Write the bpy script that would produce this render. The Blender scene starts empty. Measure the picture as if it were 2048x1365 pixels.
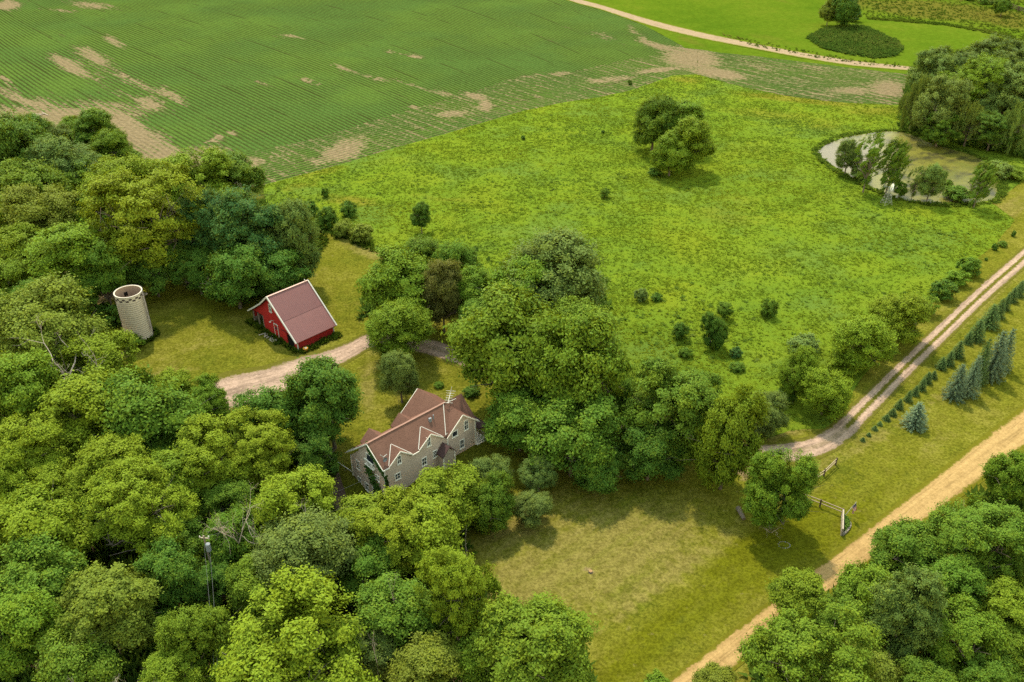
import bpy, math
import numpy as np
from mathutils import Vector, Matrix
from mathutils.geometry import delaunay_2d_cdt

S = bpy.context.scene
COL = S.collection
R = math.radians
# ------------------------------------------------------------------ camera, light, exposure
F_PX, PITCH, CAM_H = 1750.0, R(32.0), 80.0
cam = bpy.data.cameras.new('camera')
cam.sensor_width = 36.0
cam.lens = 36.0 * F_PX / 2048.0
cam.clip_start, cam.clip_end = 1.0, 20000.0
camo = bpy.data.objects.new('camera', cam)
COL.objects.link(camo)
camo.location = (0, 0, CAM_H)
camo.rotation_euler = (R(90) - PITCH, 0, 0)
S.camera = camo

SUN_EL, SUN_AZ = R(58), R(108)            # azimuth: math angle of the direction towards the sun
w = bpy.data.worlds.new('World')
S.world = w
w.use_nodes = True
nt = w.node_tree
bg = nt.nodes['Background']
sky = nt.nodes.new('ShaderNodeTexSky')
sky.sky_type = 'NISHITA'
sky.sun_disc = False
sky.sun_elevation = SUN_EL
sky.sun_rotation = R(90) - SUN_AZ
sky.air_density, sky.dust_density, sky.ozone_density = 3.0, 0.3, 0.6
tint = nt.nodes.new('ShaderNodeMix')
tint.data_type, tint.blend_type = 'RGBA', 'MULTIPLY'
tint.inputs[0].default_value = 1.0
tint.inputs[7].default_value = (1.0, .90, .77, 1)      # warm tint on the sky light, standing in for white balance
nt.links.new(sky.outputs[0], tint.inputs[6])
nt.links.new(tint.outputs[2], bg.inputs[0])
bg.inputs[1].default_value = 0.15
sl = bpy.data.lights.new('sun', 'SUN')
sl.energy = 2.0
sl.angle = R(1.2)
sl.color = (1.0, 0.90, 0.76)
so = bpy.data.objects.new('sun', sl)
COL.objects.link(so)
sd = Vector((math.cos(SUN_AZ) * math.cos(SUN_EL), math.sin(SUN_AZ) * math.cos(SUN_EL), math.sin(SUN_EL)))
so.rotation_euler = sd.to_track_quat('Z', 'Y').to_euler()
so.location = sd * 300
S.view_settings.view_transform = 'Standard'
S.view_settings.look = 'None'
S.view_settings.exposure = 1.95
S.view_settings.gamma = 1.0
S.view_settings.use_curve_mapping = False
S.cycles.use_denoising = False
S.cycles.max_bounces = 6
S.cycles.transmission_bounces = 4
S.cycles.diffuse_bounces = 3

# ------------------------------------------------------------------ survey helpers (photo point -> place on the land)
CP, SP = math.cos(PITCH), math.sin(PITCH)


def at(u, v, z=0.0):
    a, b = (u - 1024) / F_PX, (682.5 - v) / F_PX
    t = (CAM_H - z) / (SP - b * CP)
    return np.array([a * t, (CP + b * SP) * t, z])


def depth(P):
    return P[1] * CP + (CAM_H - P[2]) * SP


def rise(bu, bv, tv):
    """height of something standing at (bu, bv) whose top shows at row tv"""
    B = at(bu, bv)
    lo, hi = 0.0, 60.0
    for _ in range(40):
        m = (lo + hi) / 2
        yc, zc = B[1] * CP - (m - CAM_H) * SP, B[1] * SP + (m - CAM_H) * CP
        if 682.5 - F_PX * zc / yc > tv: lo = m
        else: hi = m
    return lo


HOUSE = np.array([-16.865, 88.469, 0.0])
HANG = R(43.4)
HA = np.array([math.cos(HANG), math.sin(HANG)])
HN = np.array([-HA[1], HA[0]])


def hgt(x, y):
    """the land is level but for the cut at the walk-out end of the house"""
    dx, dy = x - HOUSE[0], y - HOUSE[1]
    s, t = dx * HA[0] + dy * HA[1], dx * HN[0] + dy * HN[1]
    return -3.2 * np.exp(-(((s + 2.8) / 5.5) ** 2 + ((t - 3.5) / 7.5) ** 2))


def _hash(ix, iy, seed):
    h = (ix * 374761393 + iy * 668265263 + seed * 982451653) & 0x7fffffff
    h = ((h ^ (h >> 13)) * 1274126177) & 0x7fffffff
    return ((h ^ (h >> 16)) & 0xffff) / 65535.0


def vnoise(x, y, seed=0):
    x, y = np.asarray(x, float), np.asarray(y, float)
    ix, iy = np.floor(x).astype(np.int64), np.floor(y).astype(np.int64)
    fx, fy = x - ix, y - iy
    fx, fy = fx * fx * (3 - 2 * fx), fy * fy * (3 - 2 * fy)
    a, b = _hash(ix, iy, seed), _hash(ix + 1, iy, seed)
    c, d = _hash(ix, iy + 1, seed), _hash(ix + 1, iy + 1, seed)
    return (a * (1 - fx) + b * fx) * (1 - fy) + (c * (1 - fx) + d * fx) * fy


def fbm(x, y, seed=0, octaves=4):
    s, amp, tot = 0, 1.0, 0
    for k in range(octaves):
        s = s + amp * vnoise(np.asarray(x) * 2 ** k, np.asarray(y) * 2 ** k, seed + k)
        tot += amp
        amp *= 0.55
    return s / tot


def sstep(a, b, x):
    t = np.clip((x - a) / (b - a), 0, 1)
    return t * t * (3 - 2 * t)


def seg_dist(px, py, pts, closed=False):
    pts = np.asarray(pts, float)[:, :2]
    d = np.full(np.shape(px), 1e9)
    n = len(pts)
    for i in range(n if closed else n - 1):
        a, b = pts[i], pts[(i + 1) % n]
        e = b - a
        L = max(e @ e, 1e-9)
        t = np.clip(((px - a[0]) * e[0] + (py - a[1]) * e[1]) / L, 0, 1)
        d = np.minimum(d, np.hypot(px - a[0] - t * e[0], py - a[1] - t * e[1]))
    return d


def inside(px, py, poly):
    poly = np.asarray(poly, float)[:, :2]
    c = np.zeros(np.shape(px), bool)
    j = len(poly) - 1
    for i in range(len(poly)):
        xi, yi, xj, yj = *poly[i], *poly[j]
        if yi != yj:
            c ^= ((yi > py) != (yj > py)) & (px < (xj - xi) * (py - yi) / (yj - yi) + xi)
        j = i
    return c


def wpoly(pts):
    """photo points (u, v) or land points ('w', x, y) -> land points"""
    return np.array([(p[1], p[2]) if p[0] == 'w' else at(*p)[:2] for p in pts])


# ------------------------------------------------------------------ objects, labels
def tag(o, label=None, cat=None, group=None, kind=None):
    if label: o['label'] = label
    if cat: o['category'] = cat
    if group: o['group'] = group
    if kind: o['kind'] = kind
    return o


def link(name, me, mat=None, parent=None):
    o = bpy.data.objects.new(name, me)
    COL.objects.link(o)
    if mat is not None and me is not None and len(me.materials) == 0: me.materials.append(mat)
    if parent is not None: o.parent = parent
    return o


def empty(name, loc, rz=0.0, **kw):
    o = bpy.data.objects.new(name, None)
    COL.objects.link(o)
    o.location = loc
    o.rotation_euler = (0, 0, rz)
    o.empty_display_size = 0.3
    return tag(o, **kw)


def mesh_np(name, V, Fc, attrs=None, smooth=False):
    """V (n,3), Fc (m,k)"""
    V, Fc = np.asarray(V, np.float32), np.asarray(Fc, np.int32)
    me = bpy.data.meshes.new(name)
    m, k = Fc.shape
    me.vertices.add(len(V))
    me.vertices.foreach_set('co', V.ravel())
    me.loops.add(m * k)
    me.loops.foreach_set('vertex_index', Fc.ravel())
    me.polygons.add(m)
    me.polygons.foreach_set('loop_start', np.arange(0, m * k, k, dtype=np.int32))
    for a, val in (attrs or {}).items():
        at_ = me.attributes.new(a, 'FLOAT', 'POINT')
        at_.data.foreach_set('value', np.asarray(val, np.float32))
    me.update()
    me.validate()
    if smooth:
        me.polygons.foreach_set('use_smooth', np.ones(m, bool))
    return me


class MB:
    """collects solid pieces and links them as one mesh object"""
    def __init__(self): self.v, self.f = [], []

    def add(self, vs, fs):
        n = len(self.v)
        self.v += [tuple(map(float, p)) for p in vs]
        self.f += [tuple(i + n for i in f) for f in fs]
        return self

    def box(self, x0, x1, y0, y1, z0, z1):
        vs = [(x, y, z) for z in (z0, z1) for y in (y0, y1) for x in (x0, x1)]
        return self.add(vs, [(0, 2, 3, 1), (4, 5, 7, 6), (0, 1, 5, 4), (2, 6, 7, 3), (0, 4, 6, 2), (1, 3, 7, 5)])

    def beam(self, p0, p1, wd, ht=None, up=(0, 0, 1)):
        p0, p1, ht = Vector(p0), Vector(p1), ht or wd
        d = (p1 - p0).normalized()
        u = Vector(up)
        if abs(d.dot(u)) > .98: u = Vector((0, 1, 0))
        s = d.cross(u).normalized()
        u = s.cross(d)
        s, u = s * wd / 2, u * ht / 2
        vs = [p + a * s + b * u for p in (p0, p1) for a, b in ((-1, -1), (1, -1), (1, 1), (-1, 1))]
        return self.add(vs, [(0, 1, 2, 3), (7, 6, 5, 4), (0, 4, 5, 1), (1, 5, 6, 2), (2, 6, 7, 3), (3, 7, 4, 0)])

    def tube(self, pts, rad, n=6):
        pts = [Vector(p) for p in pts]
        rad = rad if hasattr(rad, '__len__') else [rad] * len(pts)
        vs, fs = [], []
        for i, p in enumerate(pts):
            d = (pts[min(i + 1, len(pts) - 1)] - pts[max(i - 1, 0)]).normalized()
            u = Vector((0, 0, 1)) if abs(d.z) < .9 else Vector((1, 0, 0))
            a = d.cross(u).normalized()
            b = d.cross(a)
            for k in range(n):
                t = 2 * math.pi * k / n
                vs.append(p + (a * math.cos(t) + b * math.sin(t)) * rad[i])
        for i in range(len(pts) - 1):
            for k in range(n):
                q = i * n
                fs.append((q + k, q + (k + 1) % n, q + n + (k + 1) % n, q + n + k))
        fs.append(tuple(range(n - 1, -1, -1)))
        fs.append(tuple(range(len(vs) - n, len(vs))))
        return self.add(vs, fs)

    def prism(self, prof, axis, a0, a1):
        """closed profile of (h, z) points run along x ('x': h is y) or y ('y': h is x)"""
        n = len(prof)
        f = (lambda a, h, z: (a, h, z)) if axis == 'x' else (lambda a, h, z: (h, a, z))
        vs = [f(a0, h, z) for h, z in prof] + [f(a1, h, z) for h, z in prof]
        fs = [tuple(range(n)), tuple(range(2 * n - 1, n - 1, -1))]
        fs += [(i, i + n, (i + 1) % n + n, (i + 1) % n) for i in range(n)]
        return self.add(vs, fs)

    def build(self, name, mat, parent=None, smooth=False):
        me = bpy.data.meshes.new(name)
        me.from_pydata(self.v, [], self.f)
        me.update()
        import bmesh
        bm = bmesh.new()
        bm.from_mesh(me)
        bmesh.ops.recalc_face_normals(bm, faces=bm.faces)
        bm.to_mesh(me)
        bm.free()
        if smooth: me.polygons.foreach_set('use_smooth', np.ones(len(me.polygons), bool))
        return link(name, me, mat, parent)


# ------------------------------------------------------------------ materials
class NT:
    def __init__(self, name):
        self.m = bpy.data.materials.new(name)
        self.m.use_nodes = True
        self.t = self.m.node_tree
        self.p = self.t.nodes['Principled BSDF']
        self.out = self.t.nodes['Material Output']
        self.p.inputs['Specular IOR Level'].default_value = 0.0
        self.p.inputs['Roughness'].default_value = 0.85

    def n(self, typ, **kw):
        nd = self.t.nodes.new(typ)
        for k, v in kw.items(): setattr(nd, k, v)
        return nd

    def l(self, a, b): self.t.links.new(a, b)

    def val(self, sock, v):
        if hasattr(v, 'links') or hasattr(v, 'is_linked'): self.l(v, sock)
        else: sock.default_value = v

    def coords(self):
        return self.n('ShaderNodeTexCoord').outputs['Object']

    def noise(self, scale, detail=3.0, rough=0.55, vec=None, stretch=None):
        nd = self.n('ShaderNodeTexNoise')
        nd.inputs['Scale'].default_value = scale
        nd.inputs['Detail'].default_value = detail
        nd.inputs['Roughness'].default_value = rough
        vec = vec or self.coords()
        if stretch:
            mp = self.n('ShaderNodeMapping')
            if len(stretch) > 3:                                   # turn first, then stretch
                mp.vector_type = 'TEXTURE'
                mp.inputs['Rotation'].default_value = (0, 0, stretch[3])
                mp.inputs['Scale'].default_value = tuple(1 / q for q in stretch[:3])
            else:
                mp.inputs['Scale'].default_value = stretch[:3]
            self.l(vec, mp.inputs[0])
            vec = mp.outputs[0]
        self.l(vec, nd.inputs['Vector'])
        return nd.outputs['Fac']

    def attr(self, name):
        return self.n('ShaderNodeAttribute', attribute_name=name).outputs['Fac']

    def math(self, op, a, b=0.0, c=None, clamp=False):
        nd = self.n('ShaderNodeMath', operation=op, use_clamp=clamp)
        self.val(nd.inputs[0], a)
        self.val(nd.inputs[1], b)
        if c is not None: self.val(nd.inputs[2], c)
        return nd.outputs[0]

    def ss(self, x, lo, hi):
        nd = self.n('ShaderNodeMapRange', interpolation_type='SMOOTHSTEP')
        self.val(nd.inputs[0], x)
        nd.inputs[1].default_value, nd.inputs[2].default_value = lo, hi
        return nd.outputs[0]

    def mix(self, fac, a, b, blend='MIX'):
        nd = self.n('ShaderNodeMix', data_type='RGBA', blend_type=blend)
        self.val(nd.inputs[0], fac)
        for s, c in ((nd.inputs[6], a), (nd.inputs[7], b)):
            if isinstance(c, tuple): s.default_value = (*c[:3], 1)
            else: self.l(c, s)
        return nd.outputs[2]

    def grain(self, c, lo=.72, hi=1.26, scale=3.6, a=.36, b=.64):
        """fine dark and light flecks of blades, stems and thatch"""
        g = self.noise(scale, 6, .82)
        f = self.ss(g, a, b)
        nd = self.n('ShaderNodeMix', data_type='RGBA', blend_type='MULTIPLY')
        nd.inputs[0].default_value = 1.0
        self.l(c, nd.inputs[6])
        self.l(self.mix(f, (lo, lo, lo * .95), (hi, hi, hi)), nd.inputs[7])
        return nd.outputs[2]

    def bump(self, h, strength=0.5, dist=0.1):
        nd = self.n('ShaderNodeBump')
        nd.inputs['Strength'].default_value = strength
        nd.inputs['Distance'].default_value = dist
        self.l(h, nd.inputs['Height'])
        self.l(nd.outputs[0], self.p.inputs['Normal'])

    def base(self, c):
        if isinstance(c, tuple): self.p.inputs['Base Color'].default_value = (*c[:3], 1)
        else: self.l(c, self.p.inputs['Base Color'])
        return self


def flat(name, c, rough=0.7, var=0.25, scale=3.0, metal=0.0, stretch=None):
    k = NT(name)
    a = tuple(x * (1 - var) for x in c)
    b = tuple(min(1, x * (1 + var)) for x in c)
    k.base(k.mix(k.noise(scale, 4, stretch=stretch), a, b))
    k.p.inputs['Roughness'].default_value = rough
    k.p.inputs['Metallic'].default_value = metal
    return k.m


def grass_base(k, cols, dry=None, fine=7.0, mid=0.7, big=0.09):
    """cols: dark, mid, light; returns a colour socket"""
    n1, n2, n3 = k.noise(big, 4), k.noise(mid, 5, .65), k.noise(fine, 3, .7)
    s = k.math('ADD', k.math('MULTIPLY', n1, .5), k.math('ADD', k.math('MULTIPLY', n2, .32), k.math('MULTIPLY', n3, .30)))
    c = k.mix(k.ss(s, .44, .56), cols[0], cols[1])
    return k.mix(k.ss(s, .55, .68), c, cols[2]), (n1, n2, n3)


def mat_ground():
    k = NT('woodland_floor')
    c, (n1, n2, n3) = grass_base(k, ((.022, .032, .005), (.040, .05, .007), (.065, .065, .012)))
    k.base(k.mix(k.ss(n2, .62, .72), c, (.08, .058, .03)))
    k.bump(n3, .8, .25)
    return k.m


def mat_meadow():
    k = NT('meadow_turf')
    c, (n1, n2, n3) = grass_base(k, MEADOW, big=.06, mid=.5)
    pat = k.noise(.045, 5, .6)
    c = k.mix(k.math('MULTIPLY', k.ss(pat, .50, .64), .6), c, (.070, .112, .020))
    c = k.mix(k.math('MULTIPLY', k.ss(pat, .46, .34), .5), c, (.122, .140, .009))
    tone = k.attr('tone')
    c = k.mix(k.ss(k.math('ADD', tone, k.math('MULTIPLY', n2, .3)), .35, .9), c, (.125, .118, .014))
    drift = k.noise(.10, 5, .6, stretch=(.3, 1, 1, R(12)))
    c = k.mix(k.math('MULTIPLY', k.ss(drift, .52, .66), .5), c, (.118, .150, .012))
    c = k.mix(k.math('MULTIPLY', k.ss(drift, .45, .34), .45), c, (.062, .104, .012))
    k.base(k.grain(c, .93, 1.06, 1.6))
    k.bump(k.math('ADD', n2, n3), .9, .3)
    return k.m


MEADOW = ((.076, .118, .011), (.092, .134, .010), (.110, .142, .010))


def mat_lawn():
    k = NT('mown_lawn')
    c, (n1, n2, n3) = grass_base(k, ((.058, .064, .006), (.082, .080, .008), (.106, .096, .015)), mid=.38, fine=2.6)
    streak = k.noise(.5, 4, .65, stretch=(.10, 1, 1, R(40)))
    mow = k.noise(.30, 3, .6, stretch=(.05, 1, 1, R(40)))
    n4 = k.noise(1.1, 5, .7)
    mott = k.math('ADD', k.math('MULTIPLY', k.math('SUBTRACT', n4, .5), 1.0), k.math('ADD', k.math('MULTIPLY', k.math('SUBTRACT', streak, .5), .9), k.math('MULTIPLY', k.math('SUBTRACT', n2, .5), .8)))
    d = k.ss(k.math('ADD', k.attr('dry'), mott), .28, .98)
    c = k.mix(d, c, k.mix(n4, (.085, .072, .015), (.135, .112, .030)))
    c = k.mix(k.ss(k.math('ADD', k.attr('lush'), mott), .30, .85), c, k.mix(n3, (.052, .057, .003), (.075, .074, .004)))
    c = k.mix(k.math('MULTIPLY', k.ss(mow, .50, .66), .35), c, (.068, .074, .006))
    c = k.mix(k.math('MULTIPLY', k.ss(n3, .60, .74), .5), c, (.034, .042, .004))       # clover, plantain, thatch
    c = k.mix(k.math('MULTIPLY', k.ss(k.noise(.8, 4, .7), .63, .72), .4), c, (.13, .105, .04))
    c = k.mix(k.ss(k.math('ADD', k.attr('soil'), k.math('MULTIPLY', mott, .6)), .4, .8), c, (.15, .105, .055))
    k.base(k.grain(k.grain(c, .70, 1.26, 2.6, .38, .62), .86, 1.12, .55, .40, .60))
    k.bump(k.math('ADD', k.math('ADD', n3, n4), streak), .8, .14)
    return k.m


def mat_crop():
    k = NT('crop_rows')
    u = k.attr('row')
    nw = k.noise(.35, 3)
    n2, n3 = k.noise(.9, 4, .65), k.noise(3.2, 3, .7)
    big = k.noise(.018, 5, .6)
    ph = k.math('ADD', k.math('MULTIPLY', u, 2 * math.pi), k.math('MULTIPLY', nw, 1.2))
    s = k.math('MULTIPLY_ADD', k.math('SINE', ph), k.math('MULTIPLY_ADD', k.ss(k.noise(.03, 3), .4, .65), -.26, .46), .55)
    lane_ = k.ss(k.math('ABSOLUTE', k.math('SUBTRACT', k.math('FRACT', k.math('DIVIDE', u, 12.0)), .5)), .022, .0)
    bare = k.attr('bare')
    lane = k.ss(k.noise(.05, 3, vec=None), .58, .75)
    rown = k.noise(.5, 5, .7, stretch=(.13, 1.5, 1, R(-46)))
    eff = k.ss(k.math('ADD', k.math('MULTIPLY', bare, 1.05), k.math('ADD', k.math('MULTIPLY', k.math('SUBTRACT', n2, .5), 1.0), k.math('MULTIPLY', k.math('SUBTRACT', rown, .5), 1.7))), .08, 1.05)
    thin = k.math('ADD', k.math('MULTIPLY', k.ss(rown, .54, .74), .40), k.math('MULTIPLY', lane_, k.math('MULTIPLY', k.ss(k.noise(.04, 3), .42, .6), .7)))
    cover = k.math('SUBTRACT', k.math('ADD', s, k.math('MULTIPLY', k.math('SUBTRACT', n3, .5), .9)), k.math('ADD', k.math('MULTIPLY', eff, .82), thin))
    cov = k.ss(cover, .10, .66)
    green = k.mix(k.ss(n3, .35, .7), k.mix(k.ss(big, .40, .60), (.026, .058, .012), (.042, .076, .011)), (.062, .096, .019))
    soil = k.mix(n2, (.100, .076, .040), (.150, .112, .062))
    gap = k.mix(k.ss(eff, .12, .6), (.026, .031, .008), soil)
    k.base(k.grain(k.mix(cov, gap, green), .80, 1.2, .9))
    k.bump(k.math('ADD', s, k.math('MULTIPLY', n3, .6)), .8, .35)
    return k.m


def mat_track(name, ca, cb, cg, rut=True):
    k = NT(name)
    w_ = k.attr('across')
    md = k.attr('median')
    n2, n3, n4 = k.noise(.5, 4, .6), k.noise(2.6, 4, .7), k.noise(9, 2)
    aw = k.math('ABSOLUTE', w_)
    g = k.mix(k.ss(k.math('ADD', k.math('MULTIPLY', n2, .5), k.math('MULTIPLY', n3, .5)), .38, .62), ca, cb)
    g = k.mix(k.math('MULTIPLY', k.ss(n4, .5, .7), .35), g, tuple(x * 1.12 for x in cb))
    if rut:   # two wheel tracks run paler and smoother
        tr = k.ss(k.math('ABSOLUTE', k.math('SUBTRACT', aw, .45)), .22, .05)
        g = k.mix(k.math('MULTIPLY', tr, .45), g, tuple(min(1, x * 1.15) for x in cb))
    e = k.ss(k.math('ADD', aw, k.math('MULTIPLY', k.math('SUBTRACT', k.math('ADD', n2, n3), 1.0), .55)), .78, 1.0)
    m = k.math('MULTIPLY', md, k.ss(k.math('ADD', aw, k.math('MULTIPLY', k.math('SUBTRACT', n3, .5), .6)), .33, .12))
    grass = k.mix(n3, cg, tuple(x * 1.7 for x in cg))
    al = k.attr('along')
    cv = k.n('ShaderNodeCombineXYZ')
    k.l(k.math('MULTIPLY', w_, 2.6), cv.inputs[0])
    k.l(k.math('MULTIPLY', al, .06), cv.inputs[1])
    sk = k.noise(1.6, 5, .7, vec=cv.outputs[0])
    g = k.mix(k.math('MULTIPLY', k.ss(sk, .50, .66), .6), g, tuple(x * .70 for x in ca))     # wheel scuffs run lengthwise
    g = k.mix(k.math('MULTIPLY', k.ss(sk, .46, .34), .5), g, tuple(min(1, x * 1.12) for x in cb))
    k.base(k.grain(k.mix(k.math('MAXIMUM', e, m), g, grass), .84, 1.12, 2.4))
    k.bump(n3, .4, .06)
    return k.m


def mat_leaf(name, trans=.24, vein=1.0):
    k = NT(name)
    oc = k.n('ShaderNodeObjectInfo').outputs['Color']
    tone = k.attr('tone')
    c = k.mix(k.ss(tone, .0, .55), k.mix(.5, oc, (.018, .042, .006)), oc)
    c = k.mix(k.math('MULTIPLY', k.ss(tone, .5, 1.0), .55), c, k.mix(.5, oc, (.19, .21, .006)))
    k.base(c)
    k.p.inputs['Roughness'].default_value = .55
    k.p.inputs['Specular IOR Level'].default_value = .03
    tr = k.n('ShaderNodeBsdfTranslucent')
    k.l(k.mix(.55, c, (.19, .21, .003)), tr.inputs[0])
    ms = k.n('ShaderNodeMixShader')
    ms.inputs[0].default_value = trans
    k.l(k.p.outputs[0], ms.inputs[1])
    k.l(tr.outputs[0], ms.inputs[2])
    k.l(ms.outputs[0], k.out.inputs[0])
    return k.m


def mat_bark(name, c):
    return flat(name, c, .9, .45, 6, stretch=(1, 1, .25))


def mat_siding(name, c, pitch=.2):
    k = NT(name)
    co = k.coords()
    sep = k.n('ShaderNodeSeparateXYZ')
    k.l(co, sep.inputs[0])
    f = k.math('FRACT', k.math('DIVIDE', sep.outputs[2], pitch))
    n = k.noise(1.1, 4)
    a = k.mix(n, tuple(x * .8 for x in c), tuple(x * 1.12 for x in c))
    k.base(k.mix(k.math('MULTIPLY', k.ss(f, .14, .0), .30), a, tuple(x * .45 for x in c)))
    k.bump(f, .5, .03)
    return k.m


def mat_shingle(name, c):
    k = NT(name)
    co = k.coords()
    sep = k.n('ShaderNodeSeparateXYZ')
    k.l(co, sep.inputs[0])
    f = k.math('FRACT', k.math('DIVIDE', sep.outputs[2], .17))
    n, n2 = k.noise(.6, 4), k.noise(5, 2, stretch=(1, 1, 2))
    a = k.mix(n, tuple(x * .78 for x in c), tuple(x * 1.2 for x in c))
    a = k.mix(k.math('MULTIPLY', k.ss(n2, .52, .62), .5), a, tuple(x * .6 for x in c))
    k.base(k.mix(k.math('MULTIPLY', k.ss(f, .22, .02), .45), a, tuple(x * .45 for x in c)))
    k.bump(k.math('ADD', f, n2), .4, .04)
    return k.m


def mat_ribbed(name, c, axis, pitch=.32):
    k = NT(name)
    sep = k.n('ShaderNodeSeparateXYZ')
    k.l(k.coords(), sep.inputs[0])
    f = k.math('ABSOLUTE', k.math('SUBTRACT', k.math('FRACT', k.math('DIVIDE', sep.outputs[axis], pitch)), .5))
    n = k.noise(.7, 4)
    a = k.mix(n, tuple(x * .88 for x in c), tuple(x * 1.1 for x in c))
    k.base(k.mix(k.math('MULTIPLY', k.ss(f, .40, .49), .35), a, tuple(x * .5 for x in c)))
    k.bump(k.ss(f, .34, .48), .6, .04)
    k.p.inputs['Roughness'].default_value = .5
    k.p.inputs['Specular IOR Level'].default_value = .4
    return k.m


M = dict(
    white=flat('white_paint', (.40, .37, .31), .5, .08),
    cream=flat('cream_trim', (.68, .61, .49), .6, .12),
    glass=flat('window_glass', (.025, .028, .03), .12, .3, 1.2),
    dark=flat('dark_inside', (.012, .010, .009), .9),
    siding=mat_siding('taupe_siding', (.58, .43, .32)),
    siding_dark=mat_siding('portico_siding', (.46, .35, .26)),
    shingle=mat_shingle('brown_shingles', (.125, .066, .046)),
    shingle_dark=mat_shingle('dark_shingles', (.085, .05, .045)),
    barn_red=mat_siding('barn_red_boards', (.30, .024, .020), .25),
    old_wood=flat('weathered_wood', (.17, .13, .10), .9, .45, 4),
    pale_wood=flat('pale_weathered_wood', (.27, .225, .165), .9, .3, 4),
    rail_wood=flat('fence_rail_wood', (.25, .19, .125), .9, .3, 4),
    post_wood=flat('fence_post_wood', (.07, .05, .035), .9, .3, 4),
    barn_roof=mat_ribbed('barn_metal_roof', (.120, .039, .031), 0),
    barn_roof_pale=mat_ribbed('barn_metal_roof_faded', (.150, .053, .042), 0),
    metal=flat('galvanised_metal', (.25, .26, .26), .35, .15, 3, .6),
    grey_metal=flat('grey_enamel', (.17, .175, .175), .5, .15),
    black=flat('black_metal', (.02, .02, .02), .6),
    stone=flat('edging_stone', (.19, .16, .12), .9, .35, 5),
    soil=flat('bed_soil', (.07, .05, .03), .95, .4, 5),
    bark=mat_bark('tree_bark', (.115, .092, .070)),
    deadwood=mat_bark('bleached_deadwood', (.30, .245, .19)),
    leaf=mat_leaf('tree_leaves'),
    needle=mat_leaf('spruce_needles', .06),
    turf=None,
)

# ------------------------------------------------------------------ the land, laid as sheets one just above the other
def refine(poly, step, jag, seed, freq=.35):
    out = []
    n = len(poly)
    for i in range(n):
        a, b = poly[i], poly[(i + 1) % n]
        L = np.hypot(*(b - a))
        c = a + (b - a) / 2
        st = step if np.hypot(*c) < 460 else step * 8
        m = max(1, int(L / st))
        out += [a + (b - a) * k / m for k in range(m)]
    out = np.array(out)
    if jag:
        nx = fbm(out[:, 0] * freq, out[:, 1] * freq, seed) - .5
        ny = fbm(out[:, 0] * freq + 57, out[:, 1] * freq, seed + 9) - .5
        out = out + np.stack([nx, ny], 1) * 2 * jag
    return out


def smooth_line(pts, k=6):
    """Catmull-Rom through the points"""
    P = np.asarray(pts, float)
    P = np.vstack([2 * P[0] - P[1], P, 2 * P[-1] - P[-2]])
    out = []
    for i in range(1, len(P) - 2):
        for t in np.linspace(0, 1, k, endpoint=False):
            out.append(.5 * (2 * P[i] + (P[i + 1] - P[i - 1]) * t + (2 * P[i - 1] - 5 * P[i] + 4 * P[i + 1] - P[i + 2]) * t * t
                             + (3 * P[i] - P[i - 1] - 3 * P[i + 1] + P[i + 2]) * t ** 3))
    out.append(P[-2])
    return np.array(out)


def sheet(name, pts, dz, mat, step=3.0, jag=.5, attrs=None, seed=1, curve=False, label=None, edge=1.2, flat_z=None):
    poly = wpoly(pts)
    if curve: poly = smooth_line(np.vstack([poly, poly[:1]]), 5)[:-1]
    b = refine(poly, edge, jag, seed)
    lo, hi = b.min(0), b.max(0)
    gx, gy = np.meshgrid(np.arange(lo[0], hi[0], step), np.arange(lo[1], hi[1], step))
    gx, gy = gx.ravel(), gy.ravel()
    gx = gx + (np.arange(len(gx)) % 2) * .01
    far = np.hypot(gx, gy) > 470
    keep = inside(gx, gy, b) & (~far | ((np.floor(gx / step) % 8 == 0) & (np.floor(gy / step) % 8 == 0)))
    gx, gy = gx[keep], gy[keep]
    if len(gx):
        ok = np.ones(len(gx), bool)
        for i in range(0, len(gx), 4000):
            q = slice(i, i + 4000)
            dd = (gx[q, None] - b[None, ::2, 0]) ** 2 + (gy[q, None] - b[None, ::2, 1]) ** 2
            ok[q] = dd.min(1) > (step * .4) ** 2
        gx, gy = gx[ok], gy[ok]
    allp = np.vstack([b, np.stack([gx, gy], 1)])
    nb = len(b)
    vs, _e, fs, *_ = delaunay_2d_cdt([Vector(p) for p in allp], [], [list(range(nb))], 1, 1e-4)
    V = np.array([(v[0], v[1]) for v in vs])
    Fc = np.array([f for f in fs if len(f) == 3])
    a = V[Fc[:, 1]] - V[Fc[:, 0]]
    c = V[Fc[:, 2]] - V[Fc[:, 0]]
    fl = a[:, 0] * c[:, 1] - a[:, 1] * c[:, 0] < 0
    Fc[fl] = Fc[fl][:, ::-1]
    Z = (hgt(V[:, 0], V[:, 1]) if flat_z is None else flat_z) + dz
    at_ = {k: f(V[:, 0], V[:, 1]) for k, f in (attrs or {}).items()}
    o = link(name, mesh_np(name, np.column_stack([V, np.broadcast_to(Z, (len(V),))]), Fc, at_, True), mat)
    return tag(o, label, None, None, 'structure')


def blobs(lst):
    """patches given as photo ellipses (u, v, ru, rv, slope, strength)"""
    def f(x, y):
        out = np.zeros(len(x))
        # where the land point shows in the photo (patches were surveyed there)
        yc, zc = y * CP + CAM_H * SP, y * SP - CAM_H * CP
        ok = yc > 5
        u = np.where(ok, 1024 + F_PX * x / np.where(ok, yc, 1), -1e6)
        v = np.where(ok, 682.5 - F_PX * zc / np.where(ok, yc, 1), -1e6)
        for (cu, cv, ru, rv, sl_, st) in lst:
            du, dv = u - cu, v - cv - sl_ * (u - cu)
            q = np.sqrt((du / ru) ** 2 + (dv / rv) ** 2)
            out = np.maximum(out, st * (1 - sstep(.15, 1.6, q)))
        return out
    return f


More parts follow.
